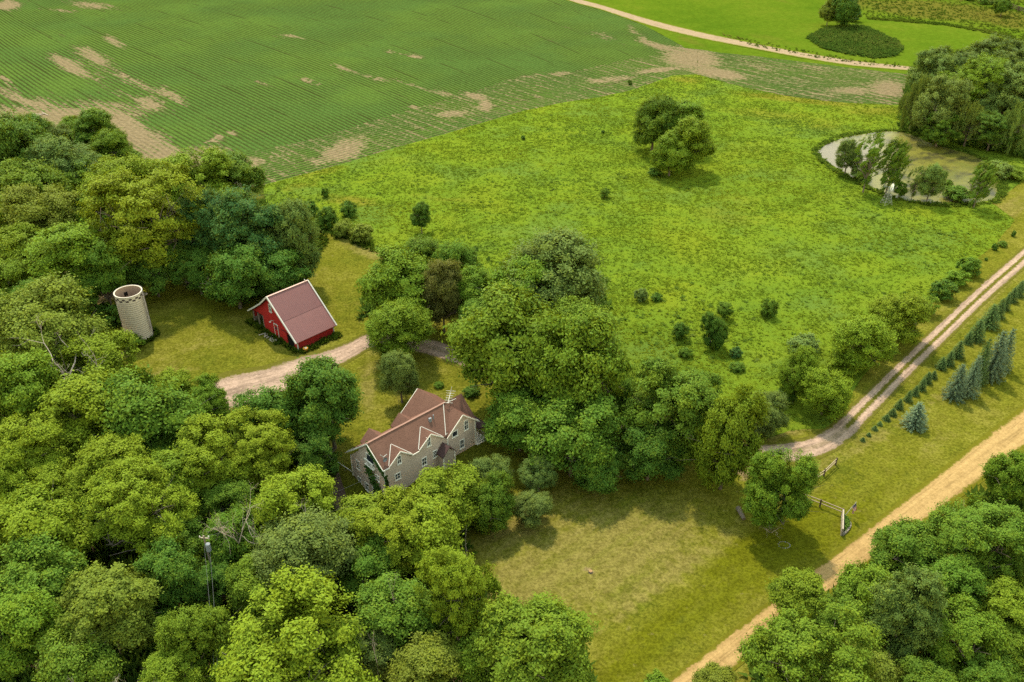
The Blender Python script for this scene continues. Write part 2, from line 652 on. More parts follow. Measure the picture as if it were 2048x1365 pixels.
# base ground: one sheet out to the horizon, finer round the house where it dips
def build_ground():
    c = np.array([HOUSE[0] - 2, HOUSE[1] + 3])
    a1 = np.arange(-24, 24.1, 1.0)
    rings = [np.array([-8000, -3000, -1200, -600, -300, -150, -90, -55, -36]), a1, np.array([36, 55, 90, 150, 300, 600, 1200, 3000, 8000])]
    ax = np.concatenate(rings)
    X, Y = np.meshgrid(ax + c[0], ax + c[1])
    n = len(ax)
    V = np.column_stack([X.ravel(), Y.ravel(), hgt(X.ravel(), Y.ravel()) - .02])
    i, j = np.meshgrid(np.arange(n - 1), np.arange(n - 1))
    q = (j * n + i).ravel()
    tag(link('ground', mesh_np('ground', V, np.column_stack([q, q + 1, q + n + 1, q + n]), None, True), mat_ground()),
        'rough green ground under the woods and round the farm', None, None, 'structure')


build_ground()

FIELD_EDGE = [(525, 372), (600, 352), (700, 325), (790, 297), (880, 272), (960, 248), (1050, 222), (1120, 207), (1200, 195), (1260, 182),
              (1310, 165), (1345, 152), (1395, 149)]
HEAD_INNER = [(300, 330), (340, 318), (400, 318), (470, 308), (540, 297), (640, 276), (760, 237), (850, 212), (930, 190), (1010, 162),
              (1080, 150), (1150, 143), (1230, 125), (1300, 112), (1395, 104)]
ROAD_N = [(1420, 99), (1372, 97), (1335, 76), (1290, 52), (1240, 33), (1180, 13), (1120, -12), (1040, -45), (940, -95)]
meadow_line = wpoly(FIELD_EDGE)

# rows: a smooth function whose level lines follow the drilled rows
TANG = [(0, 97, .85), (38, 131, .75), (107, 173, .66), (25, 190, .9), (20, 70, .62), (19, 68, .6), (190, 122, .47), (360, 202, .47),
        (286, 30, .30), (360, 133, .46), (477, 187, .47), (520, 100, .38), (560, 14, .31), (600, 165, .39), (640, 172, .40), (781, 56, .30),
        (880, 86, .31), (975, 116, .40), (1040, 140, .44), (760, 117, .29), (870, 150, .42), (1050, 78, .46), (1140, 112, .5),
        (1130, 40, .44), (430, 280, .56), (620, 250, .47), (200, 10, .36), (760, 8, .27), (960, 20, .33), (120, 40, .45), (250, 190, .55)]


def fit_rows():
    ex = [(i, j) for i in range(4) for j in range(4 - i) if i + j > 0]
    A, b = [], []
    sx = 200.0
    for u, v, sl_ in TANG:
        P, Q = at(u, v)[:2], at(u + 6, v + 6 * sl_)[:2]
        d = (Q - P) / np.hypot(*(Q - P))
        nn = np.array([-d[1], d[0]])
        x, y = P[0] / sx, (P[1] - 320) / sx
        gx = np.array([i * x ** max(i - 1, 0) * y ** j if i else 0 for i, j in ex])
        gy = np.array([j * x ** i * y ** max(j - 1, 0) if j else 0 for i, j in ex])
        A.append((gx * d[0] + gy * d[1]) * 3); b.append(0)
        A.append(gx * nn[0] + gy * nn[1]); b.append(1)
    c = np.linalg.lstsq(np.array(A), np.array(b), rcond=None)[0]

    def f(x, y):
        x, y = x / sx, (y - 320) / sx
        x, y = np.clip(x, -2.2, 2.2), np.clip(y, -1.2, 2.6)
        return sum(k * x ** i * y ** j for k, (i, j) in zip(c, ex)) * sx / ROW
    return f


ROW = 1.45
BARE = blobs([(228, 84, 26, 10, .45, .75), (187, 113, 42, 15, .45, .8), (137, 131, 42, 15, .5, .95), (172, 147, 30, 9, .5, .7), (262, 158, 50, 8, .5, .6), (340, 190, 40, 12, .5, .75),
              (300, 208, 34, 14, .3, .85), (250, 190, 70, 10, .4, .4), (200, 130, 70, 26, .5, .42), (290, 175, 70, 14, .45, .45), (430, 300, 60, 12, 0, .5), (370, 322, 80, 18, .1, .8), (11, 8, 34, 14, 0, .95), (181, 11, 60, 9, .1, .6), (125, 22, 40, 4, .1, .5),
              (25, 190, 46, 18, .5, .55), (15, 165, 34, 5, .8, .7), (60, 205, 60, 10, .3, .7), (20, 240, 70, 26, 0, 1), (130, 236, 100, 22, -.02, 1.05), (225, 238, 60, 24, .1, 1),
              (275, 275, 46, 38, .7, 1), (325, 318, 60, 22, .3, .95), (400, 335, 60, 16, .1, .75), (480, 328, 60, 14, -.1, .85), (560, 310, 40, 10, -.2, .45),
              (450, 271, 28, 5, -.35, .9), (432, 276, 12, 8, -.5, .8), (690, 300, 52, 26, -.25, .9), (330, 300, 60, 30, .6, .75), (220, 215, 120, 16, .1, .55), (90, 215, 60, 22, .2, .6), (645, 320, 40, 14, -.2, .6), (720, 275, 26, 10, -.3, .5),
              (953, 194, 28, 8, .2, .95), (972, 210, 14, 14, 0, .95), (905, 228, 40, 8, -.05, .85), (829, 113, 22, 4, .2, .8), (781, 104, 14, 4, .2, .6),
              (824, 214, 18, 5, .1, .75), (835, 175, 85, 3.2, .28, .7), (900, 186, 30, 4, .3, .6), (1121, 148, 24, 5, -.1, .75), (1060, 152, 40, 3, -.15, .5), (1180, 170, 40, 9, -.1, .35),
              (585, 73, 28, 3.5, .2, .75), (682, 135, 32, 5, .3, .65), (747, 158, 26, 4, .3, .8), (612, 160, 20, 5, .3, .7), (638, 169, 16, 4, .3, .6), (528, 170, 30, 5, .4, .5),
              (690, 184, 18, 3, .4, .5), (1383, 118, 66, 26, .1, 1), (1325, 95, 52, 7, .25, .9), (1280, 72, 26, 6, .9, .75), (1262, 60, 14, 5, 1, .6), (1432, 146, 70, 12, .15, .95), (1217, 160, 70, 8, -.1, .65),
              (1315, 141, 56, 6, -.12, .8), (1205, 72, 20, 9, .4, .5), (1230, 80, 24, 6, .7, .35), (1150, 60, 40, 4, .3, .3), (1090, 74, 60, 3, .4, .25),
              (1560, 140, 60, 4, .05, .4), (1600, 165, 80, 5, .05, .45), (1500, 178, 60, 6, .1, .4), (1700, 182, 60, 10, .03, .75), (1775, 178, 50, 22, 0, .85), (1650, 190, 50, 5, .05, .6), (1480, 130, 30, 6, .1, .4)])
crop = mat_crop()
sheet('crop_field', [('w', -900, 1300), ('w', -700, 300), (-260, 200), (-60, 260), (0, 262), (100, 256), (210, 260), (262, 305), (300, 345)] + HEAD_INNER[1:] + ROAD_N + [('w', -150, 1300)],
      .02, crop, 3.0, .3, dict(row=fit_rows(), bare=BARE), 3)
rowd = lambda x, y: seg_dist(x, y, meadow_line) / ROW
sheet('crop_headland', [(250, 305), (290, 345), (370, 372), (440, 382)] + FIELD_EDGE + HEAD_INNER[::-1], .045, crop, 1.6, .3, dict(row=rowd, bare=lambda x, y: np.maximum(BARE(x, y), .33)), 4, edge=.8)
strip_top = [(1395, 99), (1440, 106), (1520, 114), (1600, 124), (1700, 136), (1840, 152)]
stl = wpoly(strip_top)
sheet('crop_strip', strip_top + [(1900, 170), (1880, 215), (1800, 211), (1720, 208), (1650, 203), (1570, 192), (1500, 178), (1440, 163), (1395, 150)],
      .07, crop, 1.6, .4, dict(row=lambda x, y: seg_dist(x, y, stl) / ROW, bare=lambda x, y: np.maximum(BARE(x, y), .36)), 5, edge=.8)

# hay meadows beyond the far road
hay = NT('hay_stubble')
c_, ns_ = grass_base(hay, ((.040, .070, .004), (.052, .082, .005), (.068, .090, .007)), fine=2.5, mid=.12, big=.02)
hay.base(hay.grain(hay.mix(hay.ss(hay.math('ADD', hay.attr('rough'), hay.math('MULTIPLY', ns_[1], .5)), .6, 1.0), c_, hay.mix(ns_[2], (.048, .056, .006), (.09, .076, .013))), .86, 1.14, .5))
hay.bump(ns_[2], .6, .3)
sheet('hay_meadow', [(940, -95), (1060, -38), (1150, -2), (1200, 12), (1300, 43), (1400, 68), (1500, 89), (1600, 108), (1700, 124), (1810, 135), (1900, 143), (2100, 153), (2400, 170), ('w', 900, 420), ('w', 1500, 1300), ('w', -100, 1300)],
      .03, hay.m, 4.0, .4, dict(rough=blobs([(1540, 78, 90, 14, .22, .5), (1400, 55, 70, 6, .28, .35), (1880, 22, 190, 22, .08, .95), (1700, 5, 60, 25, 0, .7), (2020, 40, 60, 22, .1, .9), (1560, 2, 50, 6, .2, .5), (2000, -30, 300, 40, 0, .9)])), 6)
sheet('verge', [(940, -99), (1060, -30), (1150, 6), (1200, 20), (1300, 53), (1400, 78), (1500, 98), (1600, 117), (1700, 132), (1815, 141), (1840, 152)] + strip_top[::-1][1:] + ROAD_N[1:],
      .04, hay.m, 2.0, .3, dict(rough=blobs([(1380, 82, 60, 12, .35, .55)])), 7)

# meadow
MEADOW_P = FIELD_EDGE + [(1440, 163), (1500, 178), (1570, 192), (1650, 203), (1720, 208), (1800, 211), (1900, 210), (2150, 235), (2400, 330), (2200, 345), (2048, 362), (1985, 408), (2030, 440), (1990, 490), (1925, 540),
                         (1872, 590), (1800, 662), (1722, 760), (1662, 858), (1580, 863), (1510, 887), (1400, 860), (1260, 800), (1230, 700), (1200, 620), (960, 560), (800, 521),
                         (745, 499), (702, 480), (655, 466), (610, 440), (530, 405)]
TONE = blobs([(700, 402, 70, 12, .1, .8), (640, 345, 60, 8, -.2, .75), (600, 372, 60, 10, -.2, .6), (1450, 432, 110, 30, .1, .45), (1370, 160, 50, 8, .1, .7), (1600, 200, 160, 8, .1, .85), (1750, 222, 90, 14, 0, .6),
              (900, 400, 120, 8, .1, .5), (1500, 300, 100, 30, .2, .35), (1420, 670, 60, 20, .2, .4), (1540, 230, 140, 14, .1, .5), (1650, 250, 50, 20, 0, .5), (1480, 400, 70, 20, .1, .4)])
mead = sheet('meadow', MEADOW_P, .055, mat_meadow(), 3.0, .5, dict(tone=TONE), 8)

# lawn
VERGE_LINE = wpoly([(1150, 1300), (1300, 1200), (1440, 1106), (1560, 1030)])


def dry(x, y):
    d = blobs([(1200, 1120, 240, 130, -.25, .80), (1060, 1180, 120, 110, -.3, .85), (1040, 1060, 110, 60, -.2, .65), (1330, 1170, 150, 30, -.7, 1.0), (1230, 1250, 90, 22, -.7, 1.0), (1180, 1010, 130, 60, 0, .45),
               (740, 505, 60, 18, .3, .9), (700, 485, 40, 12, .3, .6), (640, 545, 40, 14, -.5, .5), (690, 600, 60, 40, 0, .25), (400, 690, 90, 50, -.3, .4), (330, 760, 60, 40, -.3, .75), (300, 690, 30, 30, 0, .35),
               (735, 770, 22, 70, -.1, .85), (748, 720, 30, 40, 0, .6), (900, 790, 90, 20, 0, .5), (1690, 900, 90, 24, -.7, .55), (1800, 850, 130, 16, -.62, .8), (1890, 790, 60, 10, -.62, .85), (1960, 620, 120, 20, -.9, .7),
               (1600, 950, 60, 30, -.3, .6), (1780, 960, 200, 40, -.75, .5), (1840, 730, 60, 14, -.9, .8), (1700, 850, 60, 10, -.85, .8), (1560, 870, 60, 10, -.2, .9), (2000, 430, 70, 30, -.5, .9), (1420, 1240, 100, 40, -.6, .28), (1500, 1140, 90, 30, -.5, .45),
               (1900, 600, 60, 12, -.85, .6), (560, 590, 60, 10, -.5, .3), (520, 690, 30, 20, 0, .3)])(x, y)
    a, b = VERGE_LINE[0], VERGE_LINE[-1]
    e = (b - a) / np.hypot(*(b - a))
    side = (x - a[0]) * e[1] - (y - a[1]) * e[0]
    al = (x - a[0]) * e[0] + (y - a[1]) * e[1]
    m = sstep(-.4, .6, side) * (al < 62) * (al > -12)
    return (d + .12 * (1 - m) * (al < 62) * (side < 0) * (side > -30)) * (1 - .75 * m)


def lush(x, y):
    a, b = VERGE_LINE[0], VERGE_LINE[-1]
    e = (b - a) / np.hypot(*(b - a))
    side = (x - a[0]) * e[1] - (y - a[1]) * e[0]
    al = (x - a[0]) * e[0] + (y - a[1]) * e[1]
    return .42 * sstep(-.3, .5, side) * (side < 14) * (al < 60) + blobs([(1180, 1140, 90, 40, -.2, .35), (1250, 1180, 60, 30, -.4, .3), (1330, 1000, 220, 60, 0, .35), (1560, 1080, 140, 60, -.3, .6), (1460, 1180, 220, 40, -.65, .42), (1640, 1010, 60, 30, 0, .3), (1280, 1310, 120, 40, -.6, .4), (400, 600, 100, 30, .1, .55),
                  (600, 600, 90, 40, -.4, .35), (660, 520, 30, 40, 0, .4), (1540, 885, 60, 6, -.1, .6), (320, 640, 40, 40, 0, .3), (1940, 800, 120, 40, -.75, .45), (1700, 1060, 60, 30, -.7, .3)])(x, y)


soil_p = blobs([(215, 585, 60, 18, .1, 1.0), (190, 600, 40, 14, .2, .8), (1180, 1143, 10, 5, 0, .8), (1492, 945, 34, 20, -.3, .9), (1440, 925, 50, 16, .1, .7), (1170, 1140, 30, 8, 0, .35)])
LAWN_P = [(90, 590), (330, 556), (450, 600), (530, 592), (600, 545), (645, 487), (638, 468), (655, 466), (702, 480), (745, 499), (800, 521), (960, 560), (1200, 620), (1230, 700), (1260, 800), (1400, 860), (1510, 887), (1580, 863), (1662, 858), (1722, 760),
          (1800, 662), (1872, 590), (1925, 540), (1990, 490), (2030, 440), (1985, 408), (2048, 362), (2200, 345), (2400, 330), (2500, 420), (2330, 648), (2048, 836), (1740, 1075), (1600, 1180), (1340, 1385), (1200, 1480),
          (900, 1400), (900, 1100), (700, 1010), (640, 800), (420, 840), (250, 760), (110, 640)]
sheet('lawn', LAWN_P, .075, mat_lawn(), 1.5, .25, dict(dry=dry, lush=lush, soil=soil_p), 9, edge=1.0)
sheet('lawn', [(1390, 1440), (1560, 1225), (1690, 1175), (1780, 1098), (1912, 1000), (2060, 885), (2300, 710), (2500, 800), (2300, 1000), (1900, 1500), (1500, 1600)], .05, mat_lawn(), 2.5, .5,
      dict(dry=lambda x, y: x * 0 + .3, lush=lambda x, y: x * 0 + .3, soil=lambda x, y: x * 0), 10)


def strip(name, pairs, mat, dz, ncol=9, seed=2, median=None, k=8, label=None):
    """a road or track laid between matched left and right edge points"""
    Lw = smooth_line(wpoly([p[0] for p in pairs]), k)
    Rw = smooth_line(wpoly([p[1] for p in pairs]), k)
    m = len(Lw)
    ts = np.linspace(-.12, 1.12, ncol)
    P = Lw[:, None] + (Rw - Lw)[:, None] * ts[None, :, None]
    ac = np.broadcast_to(ts * 2 - 1, (m, ncol)).ravel()
    s = np.linspace(0, 1, m)
    md = np.repeat(np.zeros(m) if median is None else median(s), ncol)
    V = P.reshape(-1, 2)
    ctr = np.exp(-(ac / .8) ** 2) * .03
    V3 = np.column_stack([V, hgt(V[:, 0], V[:, 1]) + dz + ctr])
    i, j = np.meshgrid(np.arange(ncol - 1), np.arange(m - 1))
    q = (j * ncol + i).ravel()
    o = link(name, mesh_np(name, V3, np.column_stack([q, q + 1, q + ncol + 1, q + ncol]), dict(across=ac, median=md, along=np.repeat(np.concatenate([[0], np.cumsum(np.hypot(*np.diff((Lw + Rw) / 2, axis=0).T))]), ncol)), True), mat)
    return tag(o, label, None, None, 'structure')


strip('road', [((2700, 350), (2740, 395)), ((2350, 590), (2390, 635)), ((2048, 818), (2092, 862)), ((1740, 1057), (1786, 1088)), ((1600, 1163), (1648, 1192)), ((1340, 1365), (1392, 1396)), ((1050, 1590), (1110, 1620))],
      mat_track('orange_gravel', (.200, .126, .048), (.255, .165, .066), (.058, .054, .005)), .10, 11)
strip('road', [((600, -215), (590, -205)), ((900, -120), (890, -112)), ((1050, -40), (1043, -32)), ((1150, -4), (1146, 4)), ((1200, 10), (1197, 18)), ((1300, 40), (1298, 51)), ((1400, 65), (1398, 76)), ((1500, 86), (1499, 96)), ((1600, 105), (1599, 115)), ((1700, 121), (1700, 131)), ((1810, 133), (1810, 141)),
               ((1950, 145), (1950, 153)), ((2200, 158), (2200, 167))],
      mat_track('pale_gravel', (.18, .13, .08), (.215, .155, .098), (.055, .065, .006), False), .09, 9)
DRIVE = mat_track('driveway_gravel', (.145, .100, .070), (.265, .182, .130), (.052, .048, .007))
strip('driveway', [((2160, 395), (2170, 425)), ((2048, 497), (2048, 535)), ((1960, 573), (1975, 600)), ((1870, 657), (1890, 683)), ((1795, 728), (1826, 745)), ((1715, 805), (1745, 830)), ((1655, 860), (1690, 886)), ((1590, 885), (1612, 922)),
                   ((1510, 890), (1512, 925)), ((1440, 880), (1425, 915)), ((1340, 850), (1310, 890)), ((1200, 790), (1170, 830)), ((1050, 738), (1030, 775)), ((900, 690), (890, 722)), ((800, 668), (800, 698)), ((742, 667), (746, 696)), ((690, 690), (705, 718)),
                   ((640, 706), (655, 745)), ((590, 718), (600, 775)), ((540, 736), (545, 795)), ((490, 746), (495, 812)), ((445, 755), (448, 824)), ((418, 772), (424, 806))],
      DRIVE, .105, 13, median=lambda s: np.where(s < .26, 1.0, .25) * (s < .62))
# pond: a dug basin with algae on the water
pond = NT('algae_water')
n1, n2, n3 = pond.noise(.06, 5, .6), pond.noise(.16, 5, .65, stretch=(1, 1.6, 1, R(30))), pond.noise(1.5, 3)
sky_glare = pond.attr('sky_glare')
alg = pond.mix(pond.ss(n2, .36, .60), (.030, .028, .008), (.095, .088, .012))
alg = pond.mix(pond.ss(n1, .55, .70), alg, (.075, .076, .010))
glare_mix = pond.ss(pond.math('ADD', sky_glare, pond.math('MULTIPLY', n2, .4)), .5, .9)  # pale patches: sky reflection put into the water colour
pond.base(pond.mix(glare_mix, alg, pond.mix(n2, (.070, .058, .036), (.098, .082, .058))))
pond.p.inputs['Roughness'].default_value = .4
pond.p.inputs['Specular IOR Level'].default_value = .16
POND_P = [(1634, 303), (1655, 289), (1690, 276), (1740, 267), (1790, 264), (1830, 273), (1870, 290), (1920, 304), (1960, 319), (1988, 340), (1994, 365), (1990, 395), (1965, 405), (1900, 408), (1830, 404), (1790, 396), (1760, 382), (1720, 364), (1685, 344), (1652, 323)]
sheet('pond_water', POND_P, .085, pond.m, 2.0, .5, dict(sky_glare=blobs([(1695, 315, 80, 42, -.2, .8), (1750, 285, 36, 26, 0, .55), (1650, 300, 34, 24, 0, .8)])), 11, curve=True)


# ------------------------------------------------------------------ grass and undergrowth no one could count
def scatter(poly, dens, seed, dens_fn=None, maxd=460):
    rng = np.random.RandomState(seed)
    poly = wpoly(poly)
    lo, hi = np.maximum(poly.min(0), (-260, 40)), np.minimum(poly.max(0), (260, maxd))
    n = int((hi[0] - lo[0]) * (hi[1] - lo[1]) * dens)
    x, y = rng.uniform(lo[0], hi[0], n), rng.uniform(lo[1], hi[1], n)
    k = inside(x, y, poly)
    x, y = x[k], y[k]
    # only what the view (with a margin) can reach
    k = np.abs(x) < (y * CP + CAM_H * SP) * .66 + 6
    x, y = x[k], y[k]
    if dens_fn is not None:
        k = rng.rand(len(x)) < dens_fn(x, y)
        x, y = x[k], y[k]
    return x, y


def tufts(name, x, y, size, hsize, nb, seed, mat, tone, kind='stuff', label=None, z0=0.0, spread=.5, cat=None):
    """leafy clumps: nb bent blades each, leaning out from the middle"""
    rng = np.random.RandomState(seed)
    n = len(x)
    N = n * nb
    X, Y = np.repeat(x, nb), np.repeat(y, nb)
    sc = np.repeat(size * rng.uniform(.6, 1.4, n), nb)
    hs = np.repeat(hsize * rng.uniform(.55, 1.45, n), nb)
    a = rng.uniform(0, 2 * np.pi, N)
    r0 = rng.uniform(0, spread, N) * sc
    bx, by = X + np.cos(a) * r0, Y + np.sin(a) * r0
    lean = rng.uniform(.25, 1.0, N) * sc
    tx, ty = bx + np.cos(a) * lean, by + np.sin(a) * lean
    wd = sc * rng.uniform(.22, .42, N)
    px, py = -np.sin(a) * wd, np.cos(a) * wd
    Z = hgt(bx, by) + z0
    zt = hs * rng.uniform(.6, 1.1, N)
    V = np.empty((N, 3, 3))
    V[:, 0] = np.column_stack([bx - px, by - py, Z + zt * .35])
    V[:, 1] = np.column_stack([bx + px, by + py, Z + zt * .35])
    V[:, 2] = np.column_stack([tx, ty, Z + zt])
    V[:, :2, 2] += (rng.rand(N, 2) - .6) * (zt * .5)[:, None]
    tn = np.repeat(tone(x, y, rng), nb) + rng.uniform(-.12, .12, N)
    o = link(name, mesh_np(name, V.reshape(-1, 3), np.arange(N * 3).reshape(-1, 3), dict(tone=np.repeat(np.clip(tn, 0, 1), 3))), mat)
    return tag(o, label, cat, None, kind)


def mat_blades(name, c0, c1, c2):
    k = NT(name)
    t = k.attr('tone')
    c = k.mix(k.ss(t, 0, .5), c0, c1)
    c = k.mix(k.ss(t, .5, 1), c, c2)
    k.base(c)
    tr = k.n('ShaderNodeBsdfTranslucent')
    k.l(c, tr.inputs[0])
    ms = k.n('ShaderNodeMixShader')
    ms.inputs[0].default_value = .45
    k.l(k.p.outputs[0], ms.inputs[1])
    k.l(tr.outputs[0], ms.inputs[2])
    k.l(ms.outputs[0], k.out.inputs[0])
    return k.m


pond_w = smooth_line(np.vstack([wpoly(POND_P), wpoly(POND_P)[:1]]), 5)
BARNN = np.array([-36.245, 124.194])
BANG = R(46.2)
BA = np.array([math.cos(BANG), math.sin(BANG)])
BN = np.array([-BA[1], BA[0]])


def not_pond(x, y): return ~inside(x, y, pond_w)


mx, my = scatter(MEADOW_P, 5.0, 21, lambda x, y: not_pond(x, y) * (.35 + .65 * sstep(.38, .62, fbm(x * .22, y * .22, 5))))
tufts('meadow_grass', mx, my, .36, .20, 5, 22, mat_blades('meadow_blades', (.076, .118, .013), (.104, .147, .010), (.132, .160, .010)),
      lambda x, y, r: np.clip(.5 + 1.5 * (fbm(x * .05, y * .05, 8, 4) - .5) + .5 * (fbm(x * .4, y * .4, 3) - .5) + .25 * TONE(x, y) + r.uniform(-.07, .07, len(x)), 0, 1),
      label='tall bright green meadow grass between the crop field and the driveway', cat='grass')
# rank weeds in darker drifts
weed_d = blobs([(1350, 640, 190, 70, .1, .55), (1450, 690, 130, 40, .2, .5), (1610, 680, 45, 22, 0, 1), (900, 410, 260, 14, .05, .4), (1000, 350, 200, 60, .1, .16), (1850, 490, 180, 60, .3, .45), (1230, 185, 50, 12, .4, .5), (700, 420, 90, 12, .2, .5),
                (600, 400, 60, 14, 0, .5), (1340, 250, 80, 16, 0, .4), (1290, 350, 70, 20, .1, .5), (560, 385, 40, 10, 0, .5), (1700, 600, 100, 40, 0, .4), (1560, 760, 60, 60, 0, .4)])
mx, my = scatter(MEADOW_P, .6, 23, lambda x, y: not_pond(x, y) * np.clip(weed_d(x, y) + .04, 0, 1) * sstep(.42, .62, fbm(x * .3, y * .3, 15)))
tufts('meadow_weeds', mx, my, .5, .30, 9, 24, mat_blades('weed_leaves', (.052, .094, .012), (.076, .118, .014), (.11, .142, .022)),
      lambda x, y, r: np.clip(fbm(x * .1, y * .1, 4) * .7 + r.uniform(-.1, .45, len(x)), 0, 1), label='darker leafy weeds in drifts through the meadow', cat='weeds')
# pond bank and the unmown lawn edges
def near_line(pts, d0, curve=False):
    P = pts if isinstance(pts, np.ndarray) else wpoly(pts)
    return lambda x, y: seg_dist(x, y, P) < d0


bx, by = scatter([(1590, 330), (1640, 270), (1760, 245), (1900, 270), (2048, 310), (2060, 400), (1990, 430), (1800, 430), (1680, 380)], 3.2, 25,
                 lambda x, y: (seg_dist(x, y, pond_w) < .6 + 2.6 * fbm(x * .12, y * .12, 6)) * not_pond(x, y))
tufts('pond_reeds', bx, by, .55, .55, 7, 26, mat_blades('reed_blades', (.050, .086, .010), (.078, .115, .012), (.115, .145, .016)), lambda x, y, r: r.uniform(0, .8, len(x)),
      label='rank green reeds ringing the algae pond', cat='reeds')
edge_lines = [wpoly([(530, 592), (600, 545), (645, 487), (638, 468), (655, 466), (702, 480), (745, 499), (800, 521)]), wpoly([(1510, 887), (1580, 863), (1640, 845)]), wpoly([(450, 600), (530, 590)])]
ex_, ey_ = scatter([(440, 560), (640, 440), (820, 500), (820, 540), (700, 500), (655, 500), (610, 560), (520, 605), (440, 610)], 3.0, 27, lambda x, y: (seg_dist(x, y, edge_lines[0]) < 1.4) | (seg_dist(x, y, edge_lines[2]) < 1.4))
bl = lambda s, t: tuple(BARNN + BA * s + BN * t)
rng = np.random.RandomState(5)
ws = [(rng.uniform(.3, 8.4), rng.uniform(-1.1, .1)) for _ in range(120)] + [(-abs(rng.normal(0, .45)) + .3, rng.uniform(0, 15)) for _ in range(130)] + [(rng.uniform(-.5, 4), rng.uniform(10.6, 15)) for _ in range(60)]
wpts = np.array([bl(*p) for p in ws])
sa = rng.uniform(0, 2 * np.pi, 160)
spts = np.column_stack([-64.7 + np.cos(sa) * rng.uniform(2.3, 3.2, 160), 129.4 + np.sin(sa) * rng.uniform(2.3, 3.2, 160)])
tufts('rough_grass', np.concatenate([ex_, wpts[:, 0], spts[:, 0]]), np.concatenate([ey_, wpts[:, 1], spts[:, 1]]), .5, .6, 8, 28,
      mat_blades('rough_blades', (.030, .055, .005), (.05, .076, .006), (.085, .10, .010)), lambda x, y, r: r.uniform(0, .9, len(x)),
      label='unmown dark grass along the lawn edge and round the barn and silo', cat='grass')
# tall dark grass island beyond the far road
tx_, ty_ = scatter([(1612, 77), (1640, 60), (1690, 50), (1730, 54), (1762, 68), (1797, 84), (1808, 100), (1792, 113), (1752, 118), (1700, 111), (1645, 98)], 3.0, 29, lambda x, y: .5 + .5 * fbm(x * .1, y * .1, 2))
tufts('tall_grass', tx_, ty_, .9, .8, 6, 30, mat_blades('tall_blades', (.036, .070, .010), (.054, .090, .012), (.085, .105, .018)), lambda x, y, r: np.clip(fbm(x * .08, y * .08, 6) * 1.0 + r.uniform(-.35, .35, len(x)), 0, 1),
      label='rounded island of tall dark grass beyond the far road', cat='grass')
hx, hy = scatter([(1735, 40), (1800, 44), (1900, 53), (2000, 73), (2060, 90), (2200, 115), (2200, 108), (2060, 83), (2000, 67), (1900, 48), (1800, 39), (1735, 36)], 2.2, 31)
h2x, h2y = scatter([(1500, 92), (1600, 112), (1700, 128), (1810, 138), (1810, 131), (1700, 118), (1600, 100), (1500, 80), (1440, 66), (1440, 72)], .35, 32)
h3x, h3y = scatter([(1725, 35), (1900, 45), (2060, 80), (2200, 100), (2200, -5), (1720, -5)], .35, 34)
tufts('hay_edge_grass', np.concatenate([hx, h2x, h3x]), np.concatenate([hy, h2y, h3y]), .7, .55, 6, 33, mat_blades('hay_blades', (.036, .064, .006), (.062, .088, .008), (.13, .118, .022)), lambda x, y, r: np.clip(1.6 * (fbm(x * .04, y * .04, 9) - .25) + r.uniform(-.12, .12, len(x)), 0, 1),
      label='strips of longer grass round the mown hay meadow', cat='grass')
# undergrowth on the woodland floor
W_LEFT = [(-80, 320), (60, 262), (235, 262), (285, 345), (420, 382), (520, 410), (600, 445), (635, 470), (625, 520), (560, 580), (500, 596), (430, 595), (330, 556), (250, 575), (160, 610), (200, 700), (255, 745), (360, 790), (430, 800), (480, 850), (560, 900), (680, 940), (700, 1010), (760, 1030),
          (850, 1000), (930, 960), (960, 1040), (930, 1110), (990, 1200), (1160, 1300), (1180, 1400), (1100, 1520), (-150, 1520), (-260, 900)]
W_RIGHT = [(1470, 1440), (1560, 1235), (1660, 1200), (1760, 1130), (1800, 1105), (1960, 990), (2060, 925), (2300, 800), (2500, 900), (2200, 1500), (1700, 1650)]
W_GROVE = [(1800, 262), (1806, 200), (1825, 130), (1900, 112), (2060, 100), (2300, 140), (2400, 260), (2200, 330), (2060, 322), (1900, 285)]
W_MID = [(720, 640), (760, 520), (960, 520), (1210, 560), (1250, 760), (1420, 850), (1400, 930), (1260, 890), (1080, 930), (1000, 850), (1000, 760), (900, 640)]
um = mat_blades('undergrowth_leaves', (.040, .078, .012), (.070, .115, .014), (.105, .15, .018))
ux, uy, um_n = [], [], 0
for poly, dn, sd_ in ((W_LEFT, 1.15, 41), (W_RIGHT, 1.15, 42), (W_GROVE, .8, 43)):
    a, b = scatter(poly, dn, sd_)
    ux.append(a); uy.append(b)
a, b = scatter(W_MID, .9, 44, lambda x, y: sstep(.5, .6, fbm(x * .12, y * .12, 31)))
ux, uy = np.concatenate(ux + [a]), np.concatenate(uy + [b])
keep = ~((np.abs((ux - HOUSE[0]) * HA[0] + (uy - HOUSE[1]) * HA[1] - 7) < 12.5) & (np.abs((ux - HOUSE[0]) * HN[0] + (uy - HOUSE[1]) * HN[1] - 3.5) < 6))
tufts('undergrowth', ux[keep], uy[keep], .95, 1.5, 12, 45, um, lambda x, y, r: np.clip(fbm(x * .12, y * .12, 12) + r.uniform(-.3, .3, len(x)), 0, 1), label='dark leafy undergrowth on the floor of the woods', cat='undergrowth', spread=.9)

# ------------------------------------------------------------------ farmhouse
def gable_roof(mb, axis, a0, a1, c, hw, ze, zr, th=.16, hw2=None, ze2=None):
    """roof slab of two slopes; the second slope may run further down"""
    hw2 = hw2 or hw
    ze2 = ze if ze2 is None else ze2
    prof = [(c - hw, ze), (c, zr), (c + hw2, ze2), (c + hw2, ze2 - th), (c, zr - th * 1.35), (c - hw, ze - th)]
    mb.prism(prof, axis, a0, a1)


